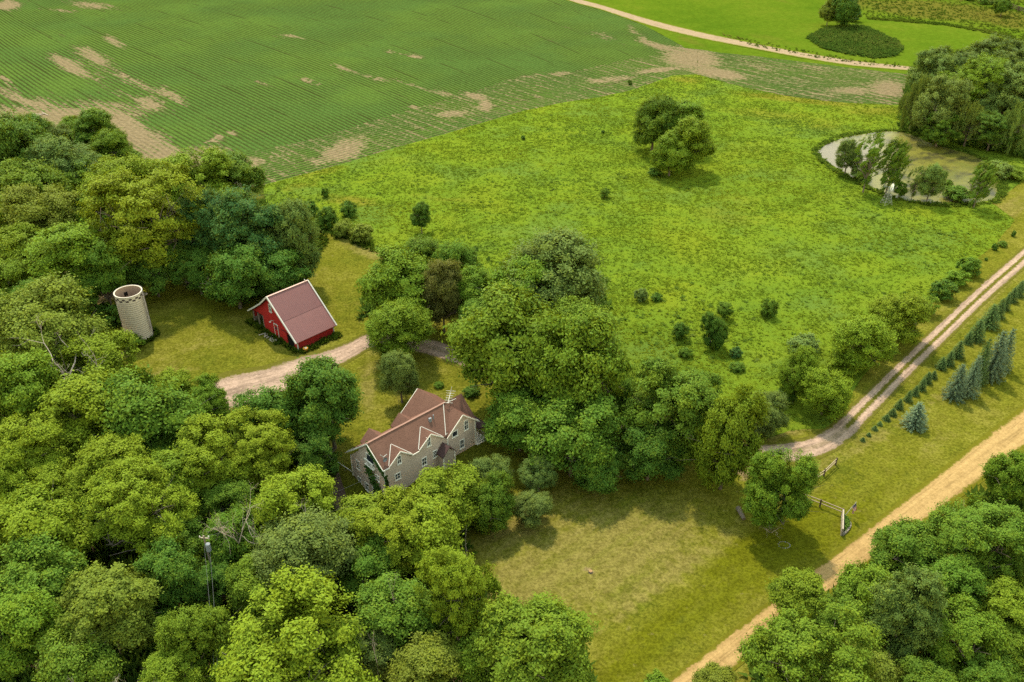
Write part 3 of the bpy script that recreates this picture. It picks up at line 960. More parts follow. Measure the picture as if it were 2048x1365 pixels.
def window(parent, plane, h0, h1, z0, z1, off, cols=2, rows=2, name='window', fw=.13, out=-1):
    """plane 'f': wall along x at y=off facing -y; plane 'g': wall along y at x=off facing -x"""
    fr, gl = MB(), MB()

    def bx(mb, a, b, c, d, e0, e1):
        lo, hi = off + out * e1, off + out * e0
        lo, hi = min(lo, hi), max(lo, hi)
        if plane == 'f': mb.box(a, b, lo, hi, c, d)
        else: mb.box(lo, hi, a, b, c, d)
    bx(gl, h0 + fw * .6, h1 - fw * .6, z0 + fw * .6, z1 - fw * .6, -.03, .02)
    for q in ((h0, h0 + fw, z0, z1), (h1 - fw, h1, z0, z1), (h0 + fw, h1 - fw, z1 - fw, z1), (h0 + fw, h1 - fw, z0, z0 + fw)):
        bx(fr, *q, -.03, .07)
    bx(fr, h0 - .05, h1 + .05, z0 - .07, z0 - .002, -.03, .12)
    for c in range(1, cols):
        m = h0 + (h1 - h0) * c / cols
        bx(fr, m - .035, m + .035, z0 + fw + .002, z1 - fw - .002, .021, .05)
    for r_ in range(1, rows):
        m = z0 + (z1 - z0) * r_ / rows
        bx(fr, h0 + fw + .002, h1 - fw - .002, m - .035, m + .035, .022, .053)
    o = fr.build(name, M['cream'], parent)
    gl.build('pane', M['glass'], o)
    return o


def build_house():
    H = empty('farmhouse', HOUSE, HANG, label='two storey taupe farmhouse with brown shingled cross gable roofs and cream windows', cat='house')
    wl = MB()
    wl.box(.2, 13.4, .2, 6.0, -3.2, 4.72)                                            # main block
    wl.prism([(.2, 4.5), (6.0, 4.5), (6.0, 4.95), (3.3, 7.02), (.2, 4.72)], 'x', .203, 12.5)
    wl.prism([(6.0, -3.2), (8.3, -3.2), (8.3, 2.25), (6.0, 4.35)], 'x', .26, 5.0)    # saltbox end
    wl.box(10.95, 16.1, .17, 3.0, -1.0, 4.45)                                        # front wing
    wl.prism([(10.95, 4.2), (16.1, 4.2), (16.1, 4.45), (13.55, 6.62), (10.95, 4.3)], 'y', .172, 3.0)
    wl.box(9.9, 15.6, 5.5, 8.4, -.6, 4.45)                                           # rear wing
    wl.prism([(9.9, 4.2), (15.6, 4.2), (15.6, 4.45), (12.75, 6.75), (9.9, 4.45)], 'y', 4.0, 8.4)
    wl.box(13.3, 16.1, 1.0, 6.0, -.8, 4.45)                                          # east arm
    wl.prism([(1.0, 4.2), (6.0, 4.2), (6.0, 4.6), (3.5, 6.8), (1.0, 4.6)], 'x', 13.0, 16.1)
    for c, hw, zp in ((2.82, 1.62, 6.18), (8.0, 1.85, 6.28)):                        # wall gables over the eave
        wl.prism([(c - hw, 4.4), (c + hw, 4.4), (c + hw, 4.72), (c, zp), (c - hw, 4.72)], 'y', .185, 1.8)
    for c in (2.3, 7.4):
        wl.prism([(c - 1.3, 3.8), (c + 1.3, 3.8), (c + 1.3, 5.5), (c, 6.7), (c - 1.3, 5.5)], 'y', 3.6, 5.9)
    wl.build('wall', M['siding'], H)
    rf = MB()
    gable_roof(rf, 'x', -.12, 13.6, 3.3, 3.02, 4.938, 7.3, hw2=3.35, ze2=4.68)
    for s0, s1 in ((-.12, .98), (4.66, 5.93), (10.07, 10.68)):                       # eaves between the wall gables
        rf.prism([(-.05, 4.68), (.28, 4.938), (.28, 4.778), (-.05, 4.52)], 'x', s0, s1)
    rf.prism([(6.2, 4.93), (9.05, 2.42), (9.05, 2.26), (6.2, 4.76)], 'x', -.12, 5.1)
    gable_roof(rf, 'y', -.22, 3.15, 13.6, 2.95, 4.3, 6.92)
    gable_roof(rf, 'y', 3.3, 8.8, 12.8, 3.35, 4.3, 7.2)
    gable_roof(rf, 'x', 13.2, 16.5, 3.45, 2.95, 4.5, 7.22)
    for c, hw, zp in ((2.82, 1.9, 6.36), (8.0, 2.1, 6.46)):
        gable_roof(rf, 'y', -.08, 2.1, c, hw, 4.78, zp, .12)
    for c in (2.3, 7.4):
        gable_roof(rf, 'y', 3.4, 6.2, c, 1.6, 5.5, 6.98, .12)
    roof = rf.build('roof', M['shingle'], H)
    # white valley flashing, ridge cap
    def sl_(t): return 4.68 + (t + .05) * (7.3 - 4.68) / 3.35
    for x0, y0, x1, y1 in ((10.62, .02, 12.95, 3.2), (.93, .1, 2.8, 2.0), (4.7, .1, 2.86, 2.0), (5.9, .1, 7.96, 2.15), (10.1, .1, 8.06, 2.15)):
        MB().beam((x0, y0, sl_(y0) + .05), (x1, y1, sl_(y1) + .05), .095, .06).build('flashing', M['white'], roof)
    cap = MB()
    cap.beam((-.12, 3.3, 7.33), (13.3, 3.3, 7.33), .28, .07)
    cap.build('ridge_cap', flat('ridge_shingle', (.20, .115, .085), .8), roof)
    vt = MB()
    vt.box(9.55, 9.95, 2.1, 2.4, 6.3, 6.95).tube([(10.35, 2.25, 6.3), (10.35, 2.25, 7.2)], .09, 8)
    vt.build('roof_vent', M['grey_metal'], roof)
    # cream fascia on rakes and eaves, corner boards
    for p, q in (((-.14, -.06, 4.62), (-.14, 3.3, 7.22)), ((-.14, 3.3, 7.22), (-.14, 9.06, 2.34)), ((-.14, -.08, 4.6), (.95, -.08, 4.6)), ((4.7, -.08, 4.6), (5.9, -.08, 4.6)),
                 ((10.62, -.24, 4.24), (13.6, -.24, 6.84)), ((13.6, -.24, 6.84), (16.57, -.24, 4.22)), ((16.56, -.22, 4.22), (16.56, 1.0, 4.22)),
                 ((.9, -.10, 4.74), (2.82, -.10, 6.30)), ((2.82, -.10, 6.30), (4.74, -.10, 4.74)), ((5.88, -.10, 4.74), (8.0, -.10, 6.40)), ((8.0, -.10, 6.40), (10.12, -.10, 4.74)),
                 ((9.42, 8.82, 4.22), (12.8, 8.82, 7.12)), ((9.43, 3.6, 4.22), (9.43, 8.8, 4.22)), ((-.12, 9.07, 2.32), (5.1, 9.07, 2.32))):
        MB().beam(p, q, .06, .17).build('trim', M['cream'], H)
    for x, y, z0, z1 in ((.2, .2, -3.2, 4.6), (16.1, .17, -.9, 4.3), (10.95, .15, 1.4, 4.2), (.26, 8.3, -3.2, 2.2)):
        MB().box(x - .09, x + .09, y - .09, y + .09, z0, z1).build('corner_board', M['cream'], H)
    for a in ((1.72, 2.70, 1.68, 2.82), (6.30, 7.22, 1.52, 2.92), (8.28, 9.08, 1.85, 3.1)): window(H, 'f', *a, .2)
    for a in ((2.30, 3.05, 4.15, 5.62), (7.36, 8.12, 4.36, 6.0)): window(H, 'f', *a, .185)
    for a in ((14.0, 14.85, 3.62, 5.36), (13.1, 14.0, .8, 2.38)): window(H, 'f', *a, .17)
    window(H, 'f', 11.78, 12.85, 3.52, 4.58, .17, 1, 1)
    for a in ((6.15, 7.1, .62, 2.25),): window(H, 'g', *a, .26)
    for a in ((6.25, 7.1, -2.35, -.8),): window(H, 'g', *a, .26)
    for a in ((4.38, 5.28, -2.05, -.65), (1.4, 2.5, 1.6, 2.55)): window(H, 'g', *a, .2)
    o = window(H, 'g', 2.35, 4.2, 3.45, 5.2, .2, 1, 1)
    bb = MB()                                                                        # little balcony under the gable window
    bb.box(-.18, .195, 2.25, 4.3, 3.28, 3.4)
    for k in range(9): bb.box(-.15, -.11, 2.3 + k * .235, 2.34 + k * .235, 3.42, 4.2)
    bb.box(-.19, -.07, 2.25, 4.3, 4.2, 4.32)
    bb.build('balcony', M['cream'], H)
    dr = MB()
    for a in (1.45, 2.4, 3.36): dr.box(.1, .19, a, a + .12, -2.85, -.55)
    dr.box(.1, .19, 1.45, 3.48, -.55, -.43)
    dr = dr.build('patio_door', M['cream'], H)
    MB().box(.14, .185, 1.58, 2.39, -2.8, -.56).box(.14, .185, 2.53, 3.35, -2.8, -.56).build('pane', M['glass'], dr)
    MB().beam((.1, 8.35, -.75), (-.2, 11.4, -.75), .1, .12).build('gutter', M['white'], H)
    # small gabled portico over the side door
    pt = MB()
    pt.box(9.15, 10.95, -1.15, .168, -.8, 2.55)
    pt.prism([(9.15, 2.3), (10.95, 2.3), (10.95, 2.6), (10.05, 3.6), (9.15, 2.6)], 'y', -1.14, .166)
    pt = pt.build('portico', M['siding_dark'], H)
    m = MB()
    gable_roof(m, 'y', -1.4, .1, 10.05, 1.2, 2.5, 3.85, .1)
    m.build('roof', M['shingle_dark'], pt)
    for x in (8.98, 10.98): MB().box(x, x + .14, -1.3, -1.16, -.8, 2.4).build('post', M['cream'], pt)
    # open porch at the far end
    pr = MB()
    pr.box(16.12, 18.1, -.2, 3.4, -.2, .22)
    pr = pr.build('porch', M['cream'], H)
    m = MB()
    m.prism([(16.11, 3.35), (18.35, 2.62), (18.35, 2.5), (16.11, 3.2)], 'y', -.5, 3.7)
    m.build('porch_roof', M['shingle_dark'], pr)
    for y in (-.1, 1.6, 3.3):
        MB().box(17.9, 18.02, y - .06, y + .06, .22, 2.62).build('post', M['white'], pr)
    m = MB()
    for z in (.45, 1.1): m.beam((18.0, -.02, z), (18.0, 3.25, z), .06, .07).beam((16.2, -.12, z), (17.9, -.12, z), .06, .07)
    for k in range(14): m.box(17.98, 18.02, .1 + k * .23, .13 + k * .23, .48, 1.07)
    for k in range(8): m.box(16.3 + k * .2, 16.33 + k * .2, -.14, -.1, .48, 1.07)
    m.build('railing', M['white'], pr)
    # lattice aerial on the ridge, dish on the front slope
    an = MB()
    an.tube([(13.9, 3.6, 6.9), (13.9, 3.6, 7.75)], .04)
    an.tube([(13.3, 2.6, 7.5), (15.3, 4.3, 7.9)], .05)
    an.tube([(13.2, 2.9, 7.45), (14.8, 2.6, 7.6)], .05)
    for k in range(6):
        c = Vector((13.4 + k * .36, 2.7 + k * .3, 7.52 + k * .075))
        L = .5 + .12 * abs(k - 2.5)
        an.tube([c + Vector((-.55 * L, .65 * L, 0)), c + Vector((.55 * L, -.65 * L, 0))], .03)
    an.tube([(15.3, 4.3, 7.9), (15.4, 4.2, 8.5)], .04).tube([(14.9, 4.0, 7.8), (15.0, 3.9, 8.4)], .035)
    an.build('antenna', M['white'], H)
    dm = MB()
    dm.tube([(.75, .9, 5.3), (.75, .9, 5.95)], .035)
    dm.tube([(.75, .9, 5.95), (1.25, .75, 6.25)], .05).tube([(.75, .9, 5.95), (.35, .95, 6.5)], .05)
    dm.build('aerial_bracket', M['white'], H)
    dd = MB()
    rr, n = .34, 14
    vs = [(.72 + .12 * 0, .62, 5.75)] + [(.72 + rr * math.cos(2 * math.pi * k / n), .5, 5.75 + rr * math.sin(2 * math.pi * k / n)) for k in range(n)]
    vs += [(x, y + .05, z) for x, y, z in vs]
    fs = [(0, 1 + k, 1 + (k + 1) % n) for k in range(n)] + [(n + 1, n + 2 + (k + 1) % n, n + 2 + k) for k in range(n)]
    dd.add(vs, fs).build('satellite_dish', M['grey_metal'], H)
    return H


build_house()


def world_of(s, t, z, org=HOUSE, A=HA, N=HN):
    return np.array([org[0] + A[0] * s + N[0] * t, org[1] + A[1] * s + N[1] * t, z])


def leaf_cloud(pts, nrm, size, seed, tone_lo=.1, tone_hi=.9):
    """leaf blades at points, roughly facing nrm"""
    rng = np.random.RandomState(seed)
    n = len(pts)
    nr = nrm + rng.normal(0, .45, (n, 3))
    nr /= np.linalg.norm(nr, axis=1)[:, None]
    t = np.cross(nr, rng.normal(0, 1, (n, 3)))
    t /= np.linalg.norm(t, axis=1)[:, None] + 1e-9
    b = np.cross(nr, t)
    L = (size * rng.uniform(.65, 1.35, n))[:, None]
    V = np.stack([pts - t * L, pts - b * L * .62, pts + t * L, pts + b * L * .62], 1)
    return V.reshape(-1, 3), np.arange(n * 4).reshape(-1, 4), np.repeat(rng.uniform(tone_lo, tone_hi, n), 4)


rng = np.random.RandomState(77)
iv = []
for k in range(2600):
    r_ = rng.rand()
    if r_ < .5:      # along the rake of the gable
        t = rng.uniform(.2, 3.6)
        z = 4.68 + t * .79 - abs(rng.normal(0, .55)) - .1
        if z > 5.25 - .3 * rng.rand() and 2.3 < t < 3.9: z = z
        p = (.1 - rng.uniform(0, .12), t, z)
    elif r_ < .82:   # hanging drift below the small window
        a = rng.rand()
        p = (.1 - rng.uniform(0, .14), 4.0 - 3.5 * a + rng.normal(0, .38), 2.6 - 4.8 * a + rng.normal(0, .5))
        if p[1] < .15 or p[1] > 5.8: continue
    else:            # round the corner onto the front
        z = rng.uniform(-2.3, 3.4)
        p = (rng.uniform(.15, .75) * (1 - .12 * z), .12 - rng.uniform(0, .1), z)
    iv.append(world_of(*p))
V_, F_, T_ = leaf_cloud(np.array(iv), np.array([-HA[0], -HA[1], .4]), .19, 3)
o = tag(link('ivy', mesh_np('ivy', V_, F_, dict(tone=T_)), M['leaf']), 'dark green ivy climbing the gable end of the taupe farmhouse', 'climber')
o.color = (.035, .085, .016, 1)
# brown worn yard outside the walk-out end
a_ = [world_of(s, t, 0)[:2] for s, t in ((-.0, -1.6), (.1, 9.5), (-3.5, 10.5), (-6.0, 7), (-5.5, 2), (-3.0, -2.2))]
sheet('yard', [('w', *p) for p in a_], .06, flat('worn_brown_yard', (.085, .055, .038), .95, .4, 1.5), 1.0, .4, None, 14, label='worn brown yard at the gable end of the farmhouse')


# ------------------------------------------------------------------ red barn
def build_barn():
    B = empty('barn', (BARNN[0], BARNN[1], 0), BANG, label='small red barn with steep reddish metal roof and white trim', cat='barn')
    wl = MB()
    prof = [(.35, 0), (10.4, 0), (10.4, 2.9), (12.7, 2.95), (13.9, 2.6), (9.75, 5.5), (7.15, 7.75), (.35, 2.1)]
    # gable wall facing the yard, solid behind the door and the painted opening on the near side
    wl.prism([(p[0], p[1]) for p in prof], 'x', .5, .62)
    wl.prism([(.35, 0), (10.4, 0), (10.4, 5.0), (9.75, 5.5), (7.15, 7.75), (.35, 2.1)], 'x', 7.75, 7.87)
    wl.box(.62, 7.75, .35, .47, 0, 2.15)
    wl.box(.62, 7.75, 10.28, 10.4, 0, 4.9)
    wl.box(.62, 7.87, 13.9, 14.0, 1.2, 2.55)
    wl.build('wall', M['barn_red'], B)
    def slope(name, y0, z0, y1, z1, mat, parent=None):
        m = MB()
        m.prism([(y0, z0), (y1, z1), (y1, z1 - .1), (y0, z0 - .1)], 'x', 0, 8.26)
        return m.build(name, mat, parent or B)
    k = 3.35
    zk = 2.0 + 6.0 * k / 7.15
    slope('roof', -.1, 1.92, k, zk, M['barn_roof_pale'])
    r2 = slope('roof', k - .12, zk - .06, 7.15, 8.03, M['barn_roof'])
    r3 = slope('roof', 7.15, 8.03, 9.8, 5.7, M['barn_roof'])
    slope('lean_to_roof', 9.8, 5.7, 14.5, 2.45, M['barn_roof_pale'])
    for x in (-.04, 8.3):
        tr = MB()
        for (y0, z0), (y1, z1) in (((-.14, 1.9), (7.15, 8.06)), ((7.15, 8.06), (9.8, 5.72)), ((9.8, 5.72), (14.55, 2.45))):
            tr.beam((x, y0, z0), (x, y1, z1), .2, .26)
        tr.build('rake_board', M['white'], B)
    rc = MB()
    rc.beam((-.1, 7.15, 8.07), (8.36, 7.15, 8.07), .3, .08)
    rc.build('ridge_cap', flat('barn_ridge_metal', (.42, .27, .22), .5), B)
    for x in (.42, 7.78): MB().box(x, x + .18, .27, .45, 0, 2.0).build('corner_board', M['white'], B)
    for a in ((0.55, 10.6), (.55, 12.2), (.55, 13.85), (4.2, 13.9), (7.7, 13.9)):
        MB().box(a[0], a[0] + .2, a[1], a[1] + .2, 0, 2.7).build('post', M['old_wood'], B)
    m = MB()
    for i in range(14): m.box(7.6, 7.7, 10.45 + i * .25, 10.66 + i * .25, 0, 2.6)
    m.build('lean_to_boards', M['old_wood'], B)
    m = MB()
    for i in range(12): m.box(.8 + i * .22, .95 + i * .22, 13.9, 13.99, 0, 1.19)
    m.build('lean_to_boards', M['old_wood'], B)
    window(B, 'g', 7.08, 7.9, 4.78, 6.35, .5, 2, 2).data.materials[0] = M['white']
    d = MB().box(.42, .49, 6.02, 6.95, .02, 2.65).build('door', M['barn_red'], B)
    m = MB()
    for q in ((5.86, 6.0, 0, 2.85), (6.97, 7.11, 0, 2.85), (6.0, 6.97, 2.7, 2.85)): m.box(.40, .497, *q)
    m.build('frame', M['white'], d)
    MB().box(.405, .418, 6.3, 6.72, 1.6, 2.2).build('pane', M['glass'], d)
    s = MB().box(.36, .44, 3.2, 4.6, .05, 2.55).build('sliding_door', M['barn_red'], B)
    MB().box(.33, .358, 3.2, 4.6, 2.5, 2.6).build('rail', M['black'], s)
    MB().box(.47, .497, 1.35, 3.1, .02, 2.3).build('shade_panel', M['dark'], B)  # dark panel on the solid wall, interior shade put into its colour
    lamp = MB()
    lamp.tube([(.5, 7.05, 3.15), (.15, 7.05, 3.45), (-.15, 7.05, 3.4)], .06)
    lamp.tube([(-.15, 7.05, 3.42), (-.18, 7.05, 3.25)], [.06, .2], 10)
    lamp.build('yard_lamp', M['white'], B)
    v = MB().tube([(7.7, 7.15, 8.0), (7.7, 7.15, 8.45)], .09, 8).build('roof_vent', M['white'], B)
    return B


build_barn()


# ------------------------------------------------------------------ concrete stave silo
def build_silo():
    T = empty('silo', (-64.7, 129.4, 0), 0, label='open topped cream stave silo with a checkered band and steel hoops', cat='silo')
    r_, hh, n = 2.25, 9.0, 48
    k = NT('silo_staves')
    co = k.coords()
    st = k.noise(.8, 5, .6, stretch=(3, 3, .35))
    c = k.mix(st, (.38, .31, .225), (.54, .455, .34))
    k.base(k.mix(k.ss(k.noise(2.2, 5, .7), .6, .72), c, (.29, .23, .165)))
    k.bump(st, .3, .03)
    m = MB()
    vs = []
    for rad, z in ((r_, -.1), (r_, hh), (r_ - .16, hh), (r_ - .16, .1)):
        vs += [(rad * math.cos(2 * math.pi * i / n), rad * math.sin(2 * math.pi * i / n), z) for i in range(n)]
    fs = []
    for j in range(3):
        fs += [(j * n + i, j * n + (i + 1) % n, (j + 1) * n + (i + 1) % n, (j + 1) * n + i) for i in range(n)]
    m.add(vs, fs)
    m.build('wall', k.m, T)
    ins = MB()
    ins.add([((r_ - .17) * math.cos(2 * math.pi * i / n), (r_ - .17) * math.sin(2 * math.pi * i / n), z) for z in (.1, hh - .06) for i in range(n)],
            [(i, i + n, (i + 1) % n + n, (i + 1) % n) for i in range(n)] + [tuple(range(n))])
    ins.build('lining', flat('silo_lining', (.27, .185, .13), .95, .35, 2, stretch=(2, 2, .3)), T)

    def ring(mb, z, w_, t_):
        vs, fs = [], []
        for i in range(n):
            a = 2 * math.pi * i / n
            for rr, zz in ((r_ - .01, z), (r_ + t_, z), (r_ + t_, z + w_), (r_ - .01, z + w_)):
                vs.append((rr * math.cos(a), rr * math.sin(a), zz))
        for i in range(n):
            q, p = i * 4, ((i + 1) % n) * 4
            for j in range(4): fs.append((q + j, q + (j + 1) % 4, p + (j + 1) % 4, p + j))
        mb.add(vs, fs)
    for i in range(20):
        h_ = MB()
        ring(h_, .35 + i * .385, .045, .03)
        h_.build('hoop', flat('hoop_steel', (.15, .11, .085), .7) if i == 0 else bpy.data.materials['hoop_steel'], T)
    rim = MB()
    ring(rim, hh - .09, .12, .05)
    rim.build('rim', M['white'], T)
    ck = MB()
    nb = 26
    for row in range(2):
        for i in range(nb):
            if (i + row) % 2: continue
            a0, a1 = 2 * math.pi * i / nb, 2 * math.pi * (i + .92) / nb
            z0 = 8.02 + row * .32
            vs = []
            for rr in (r_ - .01, r_ + .025):
                for a in (a0, (a0 + a1) / 2, a1):
                    for z in (z0, z0 + .30): vs.append((rr * math.cos(a), rr * math.sin(a), z))
            ck.add(vs, [(6, 8, 9, 7), (8, 10, 11, 9), (0, 6, 7, 1), (4, 5, 11, 10), (1, 7, 9, 3), (3, 9, 11, 5), (0, 2, 8, 6), (2, 4, 10, 8)])
    ck.build('checker_band', flat('dark_staves', (.07, .052, .045), .9), T)
    a = R(-5)
    ld = MB()
    for off in (-.24, .24):
        x, y = (r_ + .28) * math.cos(a) - off * math.sin(a), (r_ + .28) * math.sin(a) + off * math.cos(a)
        ld.tube([(x, y, 1.6), (x, y, 9.1)], .04, 5)
    for i in range(22):
        z = 1.8 + i * .34
        p = [((r_ + .28) * math.cos(a) - o_ * math.sin(a), (r_ + .28) * math.sin(a) + o_ * math.cos(a), z) for o_ in (-.24, .24)]
        ld.tube(p, .028, 4)
    for i in range(8):
        z = 2.2 + i * .95
        ld.tube([(r_ * math.cos(a), r_ * math.sin(a), z), ((r_ + .28) * math.cos(a), (r_ + .28) * math.sin(a), z)], .03, 4)
    hoopc = [((r_ + .3 + .35 * (1 - math.cos(q))) * math.cos(a), (r_ + .3) * math.sin(a) + .35 * math.sin(q), 8.6) for q in np.linspace(-.3, 2 * math.pi - .3, 10)]
    ld.tube(hoopc, .035, 5)
    ld.build('ladder', flat('ladder_steel', (.16, .13, .11), .6), T)
    q = R(128)
    for z in (7.6, 6.4):
        c = Vector(((r_ - .2) * math.cos(q), (r_ - .2) * math.sin(q), z))
        MB().beam(c + Vector((-.3 * math.sin(q), .3 * math.cos(q), 0)), c - Vector((-.3 * math.sin(q), .3 * math.cos(q), 0)), .06, .75).build('hatch', M['dark'], T)


build_silo()


# ------------------------------------------------------------------ fences, flag, flower bed at the entrance
def fence(name, pts, hs, rails, label, cat, pm, rm, group=None, pw=.17, rw=.11):
    o = empty(name, (*pts[0][:2], 0), 0, label=label, cat=cat, group=group)
    P = [Vector((p[0] - pts[0][0], p[1] - pts[0][1], 0)) for p in pts]
    for p in P:
        MB().box(p.x - pw / 2, p.x + pw / 2, p.y - pw / 2, p.y + pw / 2, -.1, hs).build('post', pm, o)
    for a, b in zip(P[:-1], P[1:]):
        e = (b - a).normalized() * .12
        for z in rails:
            MB().beam(a - e + Vector((0, 0, z)), b + e + Vector((0, 0, z + .02)), rw * .7, rw).build('rail', rm, o)
    return o


FH = 1.35
fence('rail_fence', [at(1670.6, 931.3), at(1647, 954), at(1623, 970.5), at(1603, 984)], FH, (.7, 1.2), 'two rail wooden fence on the verge running toward the driveway end', 'fence', M['post_wood'], M['rail_wood'], 'entrance fences')
fence('rail_fence', [at(1599, 1000), at(1639, 1015), at(1683, 1033)], FH, (.7, 1.2), 'two rail wooden fence ending at the flag by the road', 'fence', M['post_wood'], M['rail_wood'], 'entrance fences')
A_, B_ = at(1683, 1035), at(1682, 1072)
bf = fence('board_fence', [A_, A_ + (B_ - A_) * .5, B_], 1.25, (.3, .62, .94, 1.2), 'short pale weathered board fence beside the flower bed', 'fence', M['pale_wood'], M['pale_wood'], None, .2, .24)

fp = at(1685.5, 1037)
fl = empty('flag', fp, 0, label='stars and stripes on a slanted pole at the fence end by the road', cat='flag')
top = np.array([1.05, -.25, 3.05])
MB().tube([(0, 0, 0), tuple(top)], [.045, .035], 8).build('pole', M['white'], fl)
d_ = top / np.linalg.norm(top)
k = NT('flag_cloth')
uv = k.n('ShaderNodeSeparateXYZ')
k.l(k.coords(), uv.inputs[0])
sv = k.attr('stripe')
fr_ = k.math('FRACT', k.math('MULTIPLY', sv, 6.5))
k.base(k.mix(k.math('GREATER_THAN', fr_, .5), (.42, .04, .045), (.72, .68, .62)))
nu, nv = 14, 14
V = []
st = []
for i in range(nu):
    for j in range(nv):
        a, b = i / (nu - 1), j / (nv - 1)          # a down the fly, b along the pole
        base = top - d_ * (.12 + .95 * b)
        p = base + np.array([.30 * a + .10 * math.sin(7 * b + 3 * a), .12 * math.sin(9 * b) * a, -1.45 * a * (1 - .12 * b)])
        V.append(p); st.append(b)
q = [(i * nv + j, i * nv + j + 1, (i + 1) * nv + j + 1, (i + 1) * nv + j) for i in range(nu - 1) for j in range(nv - 1)]
cl = link('cloth', mesh_np('cloth', V, q, dict(stripe=st), True), k.m, fl)
cV, cq = [], []
V = np.array(V)
for i in range(6):
    for j in range(8): cV.append(V[i * nv + j] + np.array([.012, -.02, .004]))
cq = [(i * 8 + j, i * 8 + j + 1, (i + 1) * 8 + j + 1, (i + 1) * 8 + j) for i in range(5) for j in range(7)]
cn = link('canton', mesh_np('canton', cV, cq, None, True), flat('flag_blue', (.03, .04, .12), .8), cl)
sm = MB()
for i in range(5):
    for j in range(7):
        c = np.array(cV[i * 8 + j]) * .5 + np.array(cV[(i + 1) * 8 + j + 1]) * .5 + np.array([.012, -.018, .004])
        pts_ = [c + (.028 if q_ % 2 == 0 else .012) * np.array([math.cos(q_ * math.pi / 5), 0, math.sin(q_ * math.pi / 5)]) for q_ in range(10)]
        sm.add(pts_, [tuple(range(10))])
sm.build('star', M['white'], cn)

bedc = [at(1685, 1037), at(1692, 1040), at(1698, 1047), at(1699, 1054), at(1696, 1060), at(1691, 1066), at(1684, 1072)]
fb = empty('flower_bed', bedc[0], 0, label='half round flower bed edged with pale stone beside the board fence', cat='flower bed')
loc = [Vector(p - bedc[0]) for p in bedc]
sl3 = smooth_line([(p.x, p.y) for p in loc], 4)
e = MB()
rng = np.random.RandomState(4)
for a, b in zip(sl3[:-1], sl3[1:]):
    e.beam((*a, .14), (*(a + (b - a) * .9), .14 + rng.uniform(-.03, .05)), .36, .3)
e.build('edging', M['stone'], fb)
MB().add([(*p, .12) for p in sl3], [tuple(range(len(sl3)))]).build('soil', M['soil'], fb)
pp = []
for _ in range(500):
    i = rng.randint(len(sl3))
    a = sl3[i] * rng.uniform(.3, .9) + sl3[-1] * rng.uniform(0, .1) + np.array([.3, .2]) * rng.normal(0, .5)
    pp.append((*a, rng.uniform(.15, .7)))
V_, F_, T_ = leaf_cloud(np.array(pp), np.array([0, 0, 1.]), .13, 8)
o = link('plants', mesh_np('plants', V_, F_, dict(tone=T_)), M['leaf'], fb)
o.color = (.06, .12, .015, 1)

fence('rail_fence', [at(2014, 14), at(2024, 19), at(2036, 23), at(2048, 27), at(2062, 32), at(2080, 38)], 2.0, (.7, 1.3, 1.9), 'dark post and rail fence in the far top corner pasture', 'fence', M['post_wood'], M['post_wood'], None, .4, .3)


# ------------------------------------------------------------------ windpump by the pond
def windmill():
    b = at(1772, 409)
    hh = rise(1772, 409, 375)
    o = empty('windmill', b, R(10), label='small galvanised farm windmill on a lattice tower by the pond', cat='windmill')
    w_, tw = .95, .13
    m = MB()
    cs = [(-1, -1), (1, -1), (1, 1), (-1, 1)]
    lv = np.linspace(0, 1, 6)
    P = [[Vector((sx * (w_ + (tw - w_) * f), sy * (w_ + (tw - w_) * f), f * hh * .97)) for sx, sy in cs] for f in lv]
    for c in range(4): m.tube([P[0][c], P[-1][c]], .05, 5)
    for i in range(len(lv) - 1):
        for c in range(4):
            m.tube([P[i][c], P[i + 1][(c + 1) % 4]], .025, 4)
            m.tube([P[i + 1][c], P[i + 1][(c + 1) % 4]], .03, 4)
    m.build('tower', flat('dull_steel', (.20, .20, .17), .7), o)
    hub = Vector((0, 0, hh))
    fd = Vector((.55, -.80, .05)).normalized()
    sd_ = fd.cross(Vector((0, 0, 1))).normalized()
    ud = sd_.cross(fd)
    wc = hub + fd * .45
    ml = MB()
    for i in range(14):
        a = 2 * math.pi * i / 14
        dr_ = sd_ * math.cos(a) + ud * math.sin(a)
        tg = (ud * math.cos(a) - sd_ * math.sin(a)) * .16 + fd * .06
        th = fd * .012
        q = [wc + dr_ * .28 - tg * .5, wc + dr_ * .95 - tg, wc + dr_ * .95 + tg, wc + dr_ * .28 + tg * .5]
        ml.add(q + [p - th for p in q], [(0, 1, 2, 3), (7, 6, 5, 4), (0, 4, 5, 1), (1, 5, 6, 2), (2, 6, 7, 3), (3, 7, 4, 0)])
    rg = [wc + (sd_ * math.cos(t) + ud * math.sin(t)) * .72 for t in np.linspace(0, 2 * math.pi, 25)]
    ml.tube(rg, .02, 4)
    ml.build('wheel', flat('bright_vanes', (.80, .80, .78), .4, .05), o)
    MB().tube([wc, hub - fd * .3], .11, 8).build('gearbox', M['grey_metal'], o)
    t0, t1 = hub - fd * .3, hub - fd * 1.5
    tv = MB().beam(hub - fd * .3, t0 + (t1 - t0) * .4, .05)
    q = [t0 + (t1 - t0) * .35 + ud * .12, t1 + ud * .35, t1 - ud * .35, t0 + (t1 - t0) * .35 - ud * .12]
    th = sd_ * .012
    tv.add(q + [p - th for p in q], [(0, 1, 2, 3), (7, 6, 5, 4), (0, 4, 5, 1), (1, 5, 6, 2), (2, 6, 7, 3), (3, 7, 4, 0)])
    tv.build('tail_vane', M['metal'], o)


windmill()


